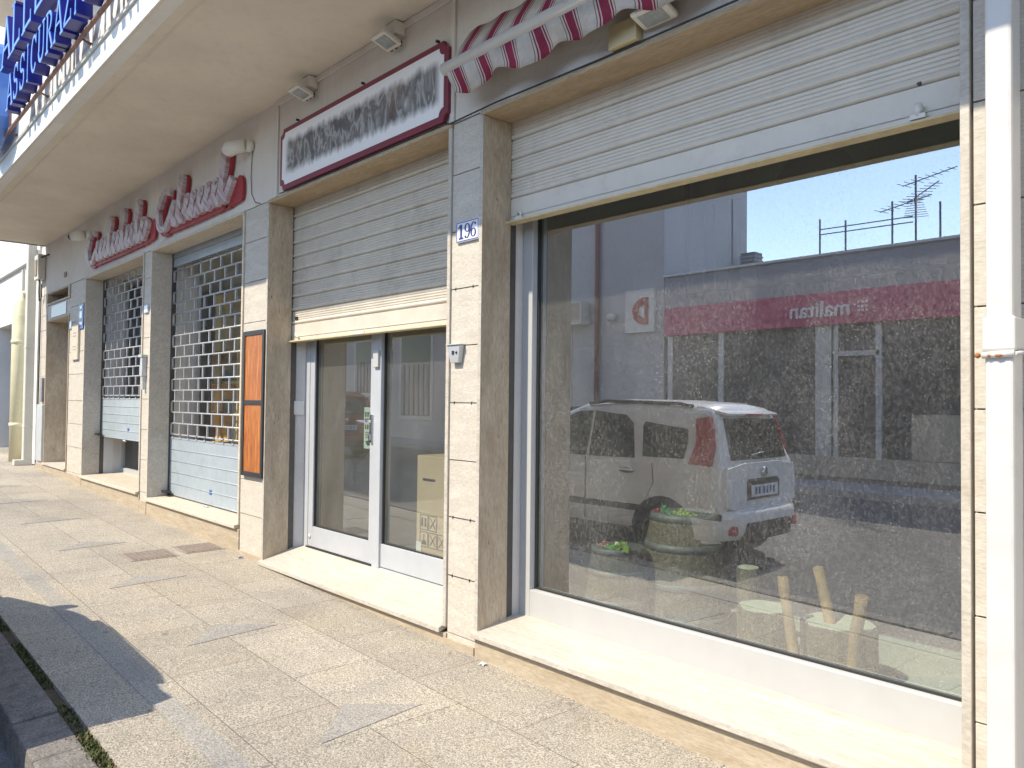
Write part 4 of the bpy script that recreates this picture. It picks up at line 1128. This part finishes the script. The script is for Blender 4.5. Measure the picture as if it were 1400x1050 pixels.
# ------------------------------------------------------------------ cars
def loft(b, st):
    """st: list of (x, [(y,z)...]) half sections, mirrored about y=0"""
    rings = []
    for x, pts in st:
        full = [(x, y, z) for y, z in pts]+[(x, -y, z) for y, z in reversed(pts)]
        rings.append([b.bm.verts.new(p) for p in full])
    n = len(rings[0])
    for i in range(len(rings)-1):
        for j in range(n-1):
            f = b.bm.faces.new([rings[i][j], rings[i+1][j], rings[i+1][j+1], rings[i][j+1]]); f.material_index = b.cur; f.smooth = True
        f = b.bm.faces.new([rings[i][n-1], rings[i+1][n-1], rings[i+1][0], rings[i][0]]); f.material_index = b.cur
    b.bm.faces.new(rings[0][::-1]); b.bm.faces.new(rings[-1])
def car(loc, rotz, body, label, hw=.79):
    """car along +x = front ; rear at x=0 ; ground z=0"""
    t = thing('parked_car', (0, 0, 0), label, 'car')
    def sec(zb, zbelt, zr, wb, wr):
        return [(wb*.90, zb), (wb*.985, zb+.10), (wb, zb+.28), (wb, (zb+zbelt)/2+.1), (wb*.985, zbelt-.05), (wb*.965, zbelt), (wb*.965+(wr-wb*.965)*(((zr-zbelt)/2/(zr-.075-zbelt)) if zr-zbelt > .2 else .5), (zbelt+zr)/2), (wr, zr-.075), (wr-.035, zr-.025), (wr-.12, zr), (wr*.4, zr+.022)]
    S = []
    S.append((.06, sec(.40, .93, 1.00, hw*.93, hw*.80)))
    S.append((.10, sec(.34, .94, 1.15, hw*.97, hw*.78)))
    S.append((.16, sec(.30, .95, 1.36, hw*.985, hw*.765)))
    S.append((.24, sec(.27, .955, 1.46, hw, hw*.775)))
    S.append((.40, sec(.25, .955, 1.485, hw, hw*.785)))
    S.append((.8, sec(.22, .95, 1.51, hw, hw*.80)))
    S.append((1.3, sec(.20, .94, 1.515, hw, hw*.80)))
    S.append((1.70, sec(.20, .935, 1.49, hw, hw*.79)))
    S.append((1.95, sec(.20, .93, 1.41, hw, hw*.77)))
    S.append((2.2, sec(.20, .93, 1.24, hw, hw*.76)))
    S.append((2.45, sec(.20, .93, 1.06, hw, hw*.78)))
    S.append((2.62, sec(.21, .91, .97, hw, hw*.80)))
    S.append((2.9, sec(.22, .86, .93, hw, hw*.78)))
    S.append((3.15, sec(.24, .80, .86, hw*.97, hw*.72)))
    S.append((3.30, sec(.27, .68, .74, hw*.90, hw*.66)))
    S.append((3.38, sec(.32, .52, .60, hw*.80, hw*.60)))
    b = M(body); loft(b, S); b.obj('body', t)
    # side glass, both sides
    def side(poly, name, mat, off=.009, parent=t, both=True):
        for s in ((1, -1) if both else (1,)):
            b = M(mat); A = []; B2 = []
            for x, z in poly:
                f = max(0, min(1, (z-.94)/(1.44-.94))); y = (hw*.965*(1-f)+hw*.80*f) if z > .94 else hw*1.0
                A.append((x, s*(y+off), z)); B2.append((x, s*(y-.03), z))
            n = len(A); b.face(A); 
            for i in range(n): b.face([A[i], B2[i], B2[(i+1) % n], A[(i+1) % n]])
            b.obj(name, parent)
    side([(.95, .97), (.98, 1.12), (1.02, 1.30), (1.12, 1.38), (1.50, 1.415), (1.50, .96)], 'side_window', 'car_window')
    side([(1.54, .96), (1.54, 1.415), (1.70, 1.41), (1.84, 1.36), (2.20, 1.10), (2.38, .97)], 'side_window', 'car_window')
    side([(.42, .99), (.40, 1.12), (.42, 1.26), (.88, 1.32), (.90, 1.28), (.86, .99)], 'quarter_window', 'car_window')
    side([(.13, .94), (.13, 1.10), (.17, 1.28), (.21, 1.38), (.34, 1.36), (.31, 1.15), (.36, .95)], 'tail_lamp', 'lamp_red', .016)
    for s in (1, -1):
        b = M('car_black'); b.tube([(.42, s*(hw*.74), 1.47), (.55, s*(hw*.745), 1.495), (1.4, s*(hw*.745), 1.515), (1.62, s*(hw*.745), 1.49)], .018, 8); b.obj('roof_rail', t)
        b = M('car_black'); b.box(.02, 3.2, s*hw-.012, s*hw+.006, .47, .53); b.obj('side_moulding', t, .004)
        b = M('car_black'); b.box(.85, 2.5, s*hw*.985-.02, s*hw*.985+.006, .19, .31); b.obj('sill', t, .006)
        for x in (1.02, 1.90):
            b = M('car_black'); b.ball((x, s*(hw+.002), .845), .03, 2, (3.0, .5, .85)); h = b.obj('door_handle', t)
            b = M(body); b.tube([(x-.09, s*(hw+.022), .855), (x+.09, s*(hw+.022), .855)], .011, 8); b.obj('grip', h)
        # door gaps
        b = M('car_black')
        for x in (1.52, ): b.box(x-.003, x+.003, s*hw-.01, s*hw+.0015, .33, .95)
        b.tube([(.74, s*(hw-.002), .94), (.72, s*(hw-.001), .75), (.80, s*(hw-.001), .60), (.94, s*(hw-.001), .40)], .0035, 4)
        b.tube([(2.45, s*(hw-.002), .92), (2.5, s*(hw-.001), .70), (2.45, s*(hw-.001), .35)], .0035, 4); b.obj('door_gap', t)
        # wheel arches and wheels
        for x in (.62, 2.72):
            b = M('car_black'); b.lathe((x, s*(hw-.12), .30), [(.0001, 0), (.335, 0), (.335, s*.128), (.0001, s*.128)], 28, 'y'); b.obj('wheel_arch', t)
            b = M('tyre'); b.lathe((x, s*(hw-.10), .29), [(.0001, 0), (.27, 0), (.29, s*.02), (.29, s*.12), (.27, s*.136), (.19, s*.138)], 28, 'y'); w = b.obj('wheel', t)
            b = M('chrome'); b.lathe((x, s*(hw+.030), .29), [(.0001, s*.0), (.06, s*.004), (.17, s*.0), (.19, s*.01), (.19, s*.0)], 20, 'y'); b.obj('rim', w)
        b = M('car_black'); b.ball((1.93, s*(hw+.13), 1.01), .075, 2, (.8, 1.3, 1)); b.tube([(2.0, s*(hw-.05), .97), (1.95, s*(hw+.1), .99)], .02, 6); b.obj('wing_mirror', t)
    # windscreen
    b = M('car_window'); b.face([(2.50, -hw*.72, 1.045), (2.50, hw*.72, 1.045), (1.93, hw*.64, 1.445), (1.93, -hw*.64, 1.445)]); o = b.obj('windscreen', t); o.modifiers.new('s', 'SOLIDIFY').thickness = .01
    # rear
    b = M('car_window'); b.hexa([(.042, -hw*.70, .985), (.042, hw*.70, .985), (.128, hw*.64, 1.365), (.128, -hw*.64, 1.365), (.15, -hw*.70, .985), (.15, hw*.70, .985), (.24, hw*.64, 1.365), (.24, -hw*.64, 1.365)])
    rw = b.obj('rear_window', t, .01)
    b = M('chrome'); b.tube([(.045, -.18, 1.03), (.05, .25, 1.06)], .006, 6); b.obj('wiper', rw)
    b = M(body); b.hexa([(.12, -hw*.66, 1.385), (.12, hw*.66, 1.385), (.36, hw*.74, 1.45), (.36, -hw*.74, 1.45), (.11, -hw*.64, 1.41), (.11, hw*.64, 1.41), (.40, hw*.72, 1.487), (.40, -hw*.72, 1.487)]); sp = b.obj('spoiler', t, .01)
    b = M('lamp_red'); b.box(.098, .13, -.14, .14, 1.384, 1.406); b.obj('brake_light', sp, .004)
    b = M(body); b.prism(smoothpoly([(hw*.86, .50), (hw*.90, .80), (hw*.84, .96), (-hw*.84, .96), (-hw*.90, .80), (-hw*.86, .50)], 1), .015, .16, lambda u, v, w: (w+.05*(v-.5)*.4, u, v)); tg = b.obj('tailgate', t, .006)
    b = M('car_black'); b.box(.004, .03, -.27, .27, .78, .81); b.box(.006, .03, -.30, .30, .62, .79); b.obj('plate_recess', tg, .006)
    b = M('plate_white'); b.box(-.002, .006, -.25, .25, .645, .755); pl = b.obj('licence_plate', tg, .004)
    b = M('ink_blue')
    for k, xx in enumerate((-.17, -.11, -.02, .04, .10, .17)): b.box(-.0035, -.0015, xx-.016, xx+.016, .67, .735); 
    b.obj('plate_characters', pl)
    b = M('chrome'); b.lathe((.0, .0, .87), [(.0001, -.004), (.045, -.004), (.045, .03), (.0001, .03)], 20, 'x'); b.obj('badge', tg)
    b = M(body)
    prof = [(-.035, .36), (-.055, .46), (-.045, .52), (.0, .545), (.12, .55), (.12, .28), (.02, .27)]
    pr = []
    rings = []
    for k in range(13):
        s = -1+2*k/12; yy = s*(hw+.005); pull = .16*abs(s)**5
        rings.append([b.bm.verts.new((x+pull if x < .1 else x+pull+.05, yy, z)) for x, z in prof])
    for i in range(12):
        for j in range(len(prof)):
            f = b.bm.faces.new([rings[i][j], rings[i][(j+1) % 7], rings[i+1][(j+1) % 7], rings[i+1][j]]); f.smooth = True
    b.bm.faces.new(rings[0]); b.bm.faces.new(rings[-1][::-1]); bp = b.obj('rear_bumper', t, .012)
    b = M('car_black'); b.box(-.062, .02, -hw*.55, hw*.55, .26, .43); b.obj('bumper_insert', bp, .02)
    b = M('lamp_red')
    for s in (-1, 1): b.lathe((-.0, s*(hw-.17), .37), [(.0001, -.02), (.045, -.02), (.045, .05)], 16, 'x')
    b.obj('fog_lamp', bp)
    t.location = loc; t.rotation_euler = (0, 0, rotz); t.scale = (1, .96, .965)
    return t
car((-3.57, -3.09, rz(-4.8, -2.9)+.0), PI-math.radians(1.5), 'car_white', 'white hatchback parked along the kerb, mirrored in the big window', .735)
c2 = car((-14.6, -5.3, rz(-15, -5.3)), PI, 'car_red', 'red hatchback further up the road, mirrored in the door glass')

# ------------------------------------------------------------------ opposite side
OB = thing('low_shop_building', (-4, -10.2, 0), 'low grey shop building across the street with a magenta fascia, seen in the glass', 'building')
b = M('plaster_grey'); b.box(-10.05, 14, -16, -10.2, 3.50, 4.18); b.obj('parapet_wall', OB)
b = M('plaster_fascia'); b.box(-10.05, 14, -10.26, -10.14, 4.18, 4.225); b.obj('coping', OB)
b = M('plaster_grey')
b.box(-10.05, 14, -16, -10.3, -.1, 3.5); b.obj('wall', OB)
b = M('plaster_beige'); b.box(-10.0, 14, -10.295, -10.2, .16, .52); b.obj('window_ledge', OB)
b = M('shop_dark'); b.box(-10.0, 14, -10.295, -10.24, .521, 2.89); b.obj('shop_window', OB)
b = M('aluminium')
for x in (-9.95, -8.7, -6.65, -6.35, -4.2, -2.5, .2): b.box(x, x+.12 if x != -6.65 else x+.34, -10.239, -10.20, .521, 2.89)
b.box(-6.29, -5.5, -10.238, -10.19, 2.33, 2.42); b.box(-5.56, -5.46, -10.238, -10.19, .5, 2.9); b.obj('window_frame', OB)
b = M('asphalt'); b.box(-10.0, 14, -10.293, -10.21, -.1, .159); b.obj('base', OB)
b = M('plaster_beige'); b.box(-4.98, -3.2, -10.237, -10.215, .53, 1.30); b.obj('display_board', OB)
FS = thing('fascia_sign', (-4, -10.1, 3.2), 'long magenta shop fascia across the street with pale lettering', 'sign')
b = M('magenta'); b.box(-9.98, 14, -10.199, -10.10, 2.90, 3.495); b.obj('fascia', FS, .006)
def text_mesh(txt, size, name, mat, parent, M4, off):
    cu = bpy.data.curves.new(name, 'FONT'); cu.body = txt; cu.size = size; cu.extrude = .012; cu.offset = off
    o = bpy.data.objects.new(name, cu); COL.objects.link(o)
    bpy.context.view_layer.update()
    dg = bpy.context.evaluated_depsgraph_get(); me = bpy.data.meshes.new_from_object(o.evaluated_get(dg))
    bpy.data.objects.remove(o)
    me.materials.clear(); me.materials.append(MATS[mat]); me.transform(M4)
    q = bpy.data.objects.new(name, me); COL.objects.link(q); q.parent = parent
    return q
# viewer on our side sees +x on the left: the text runs towards -x
R4 = Matrix.Rotation(PI, 4, 'Z') @ Matrix.Rotation(PI/2, 4, 'X')
off = Vector(OFF[FS.name])
text_mesh('malitan', .40, 'lettering', 'sign_letters', FS, Matrix.Translation(Vector((-5.95, -10.085, 3.06))-off) @ R4, .008)
b = M('sign_letters')
for k in range(3):
    for j in range(3): b.box(-5.83+k*.07, -5.79+k*.07, -10.10, -10.085, 3.10+j*.075, 3.14+j*.075)
b.obj('logo_grid', FS)

TB = thing('tall_white_building', (-15, -10.2, 0), 'taller pale building across the street with a downpipe, seen in the glass', 'building')
b = M('plaster_opposite'); b.box(-34, -10.06, -13.6, -10.2, -.1, 9.0); b.obj('wall', TB)
b = M('plaster_beige'); b.box(-34, -12.4, -10.198, -10.185, -.05, 3.2) if 0 else b.box(-34, -13.0, -10.197, -10.17, 4.3, 4.45); b.obj('string_course', TB)
for x0, x1, z0, z1 in ((-14.3, -12.9, .4, 3.1), (-22.7, -21.5, 1.7, 3.4), (-20.0, -18.5, 1.0, 3.6), (-26.5, -25.2, 1.2, 3.4), (-17.2, -16.0, 1.0, 3.2)):
    b = M('plaster_fascia'); b.box(x0-.12, x1+.12, -10.199, -10.16, z0-.12, z1+.12); w = b.obj('window', TB)
    b = M('window_dark'); b.box(x0, x1, -10.159, -10.15, z0, z1); b.obj('pane', w)
    b = M('plaster_grey'); n = 6
    for k in range(n): b.box(x0+(x1-x0)*(k+.1)/n, x0+(x1-x0)*(k+.7)/n, -10.149, -10.13, z0+.02, z0+(z1-z0)*.6)
    b.obj('railing', w)
b = M('pipe_red', (-11.92, -10.1, 0)); b.tube([(-11.92, -10.12, .1), (-11.92, -10.12, 8.9)], .055, 12); tag(b.obj('red_downpipe'), 'thin reddish downpipe on the taller building across the street', 'downpipe')
t = thing('window_box_frame', (-12.6, -10.1, 3.6), 'white framed air conditioner cage on the taller building across the street', 'air conditioner')
b = M('plaster_beige'); b.box(-13.2, -12.25, -10.19, -9.9, 3.34, 3.80); b.obj('case', t)
b = M('white_paint')
for q in ((-13.25, -12.2, 3.30, 3.335), (-13.25, -12.2, 3.805, 3.84), (-12.24, -12.2, 3.335, 3.805)): b.box(q[0], q[1], -10.19, -9.87, q[2], q[3])
b.obj('frame', t)
t = thing('wall_sign', (-10.7, -10.15, 3.5), 'pale square sign with a red striped letter D on the building across the street', 'sign')
b = M('plaster_fascia'); b.box(-11.07, -10.27, -10.195, -10.12, 3.02, 3.98); b.obj('panel', t, .004)
b = M('red_paint'); ringmesh(b, -10.52, 3.49, .34, .30, .17, .15, -10.105, -10.118, 90, 270, 16)
b.box(-10.52, -10.42, -10.118, -10.104, 3.19, 3.79); b.obj('letter', t)
t = thing('wall_lamp', (-11.45, -10.1, 3.5), 'round pale lamp on the wall beside the red letter sign across the street', 'lamp')
b = M('white_plastic'); b.ball((-11.45, -10.08, 3.42), .12, 2, (1, 1, .8)); b.tube([(-11.45, -10.2, 3.42), (-11.45, -10.1, 3.42)], .03); b.obj('shade', t)

# roof things
t = thing('chimney', (-10.6+1.0, -13.2, 4.2), 'small dark chimney with a cap on the roof across the street', 'chimney')
cx = -9.6
b = M('iron_grey'); b.box(cx-.18, cx+.18, -13.2, -12.85, 4.15, 5.05); b.obj('stack', t)
b = M('plaster_grey'); 
for k in range(4): b.box(cx-.2, cx+.2, -13.22, -12.83, 4.66+k*.09, 4.70+k*.09)
b.obj('vent_slat', t)
def mast(x, y, h, label, yagi=0):
    t = thing('antenna_mast', (x, y, 4.2), label, 'antenna')
    b = M('iron_grey'); b.tube([(x, y, 4.15), (x, y, 4.2+h)], .018, 6); b.obj('pole', t)
    if yagi:
        b = M('iron_grey')
        for q in range(yagi):
            z = 4.2+h-.12-q*.28; a = .25+q*.5; d = Vector((math.cos(a), math.sin(a), .1))
            b.tube([tuple(Vector((x, y, z))-d*.25), tuple(Vector((x, y, z))+d*.75)], .010, 5)
            for k in range(8):
                p = Vector((x, y, z))+d*(-.22+k*.125); n = Vector((-d.y, d.x, 0))*(.2-.012*k)
                b.tube([tuple(p-n), tuple(p+n)], .006, 4)
        b.obj('aerial', t)
mast(-9.0, -11.2, 1.7, 'thin bare mast near the chimney across the street')
mast(-6.9, -10.9, .85, 'short left post of the roof railing across the street')
mast(-6.4, -10.9, .75, 'second post of the roof railing across the street')
mast(-5.55, -10.9, .95, 'aerial mast with one yagi on the roof across the street', 1)
mast(-5.15, -10.9, 1.35, 'tallest aerial mast with several yagis on the roof across the street', 3)
mast(-4.75, -10.9, .8, 'short right post near the aerials across the street')
b = M('iron_grey', (-6, -10.9, 4.8)); b.tube([(-6.9, -10.9, 4.85), (-5.2, -10.9, 4.82)], .012, 5); b.tube([(-6.9, -10.9, 4.75), (-5.2, -10.9, 4.72)], .012, 5); tag(b.obj('roof_rail'), 'double rail between the roof posts across the street', 'rail')

# street beyond, to close the view
FB = thing('distant_building', (20, -13, 0), 'plain pale building further along the far side of the street', 'building')
b = M('plaster_opposite'); b.box(14.5, 30, -20, -10.4, -1, 7); b.obj('wall', FB)

for o in list(COL.objects):
    if o.parent is None and o.location.y < -9.5 and o.get('category'): o.location.y -= .21
for o in list(COL.objects):
    if o.name == 'far_pavement': o.location.y -= .21
# ------------------------------------------------------------------ camera, light, world
cd = bpy.data.cameras.new('camera'); cam = bpy.data.objects.new('camera', cd); COL.objects.link(cam)
f = 1050.0; yaw = math.atan2(965, f); p = math.radians(1.4); r = .011
F = Vector((-math.cos(yaw), math.sin(yaw), 0)); U = Vector((0, 0, 1)); Rt = Vector((math.sin(yaw), math.cos(yaw), 0))
F2 = F*math.cos(p)+U*math.sin(p); U2 = -F*math.sin(p)+U*math.cos(p)
R2 = Rt*math.cos(r)+U2*math.sin(r); U3 = -Rt*math.sin(r)+U2*math.cos(r)
m = Matrix(((R2.x, U3.x, -F2.x, 0), (R2.y, U3.y, -F2.y, -2.64), (R2.z, U3.z, -F2.z, 1.424), (0, 0, 0, 1)))
cam.matrix_world = m
cd.sensor_width = 36; cd.lens = 36*f/1400; cd.clip_start = .05; cd.clip_end = 1500
SC.camera = cam

KX = .17
d = Vector((KX, .887, -1)).normalized()
sd = bpy.data.lights.new('sun', 'SUN'); sd.energy = 2.0; sd.angle = math.radians(.5); sd.color = (1, .95, .86)
so = bpy.data.objects.new('sun', sd); COL.objects.link(so)
so.rotation_euler = d.to_track_quat('-Z', 'Y').to_euler(); so.location = (0, -6, 12)
w = bpy.data.worlds.new('World'); SC.world = w; w.use_nodes = True
nt = w.node_tree; bg = nt.nodes['Background']
sky = nt.nodes.new('ShaderNodeTexSky'); sky.sky_type = 'NISHITA'; sky.sun_disc = False
to = -d; sky.sun_elevation = math.asin(to.z); sky.sun_rotation = math.atan2(to.x, to.y)
sky.air_density = 1.0; sky.dust_density = .5; sky.ozone_density = 2.2; sky.altitude = 1200
nt.links.new(sky.outputs[0], bg.inputs[0]); bg.inputs[1].default_value = .15
SC.view_settings.view_transform = 'Standard'; SC.view_settings.look = 'None'; SC.view_settings.gamma = 1
SC.view_settings.exposure = 1.64
SC.view_settings.use_white_balance = True; SC.view_settings.white_balance_temperature = 7350; SC.view_settings.white_balance_tint = 10
SC.cycles.max_bounces = 10; SC.cycles.diffuse_bounces = 5; SC.cycles.glossy_bounces = 5; SC.cycles.transparent_max_bounces = 12
SC.cycles.sample_clamp_indirect = 6
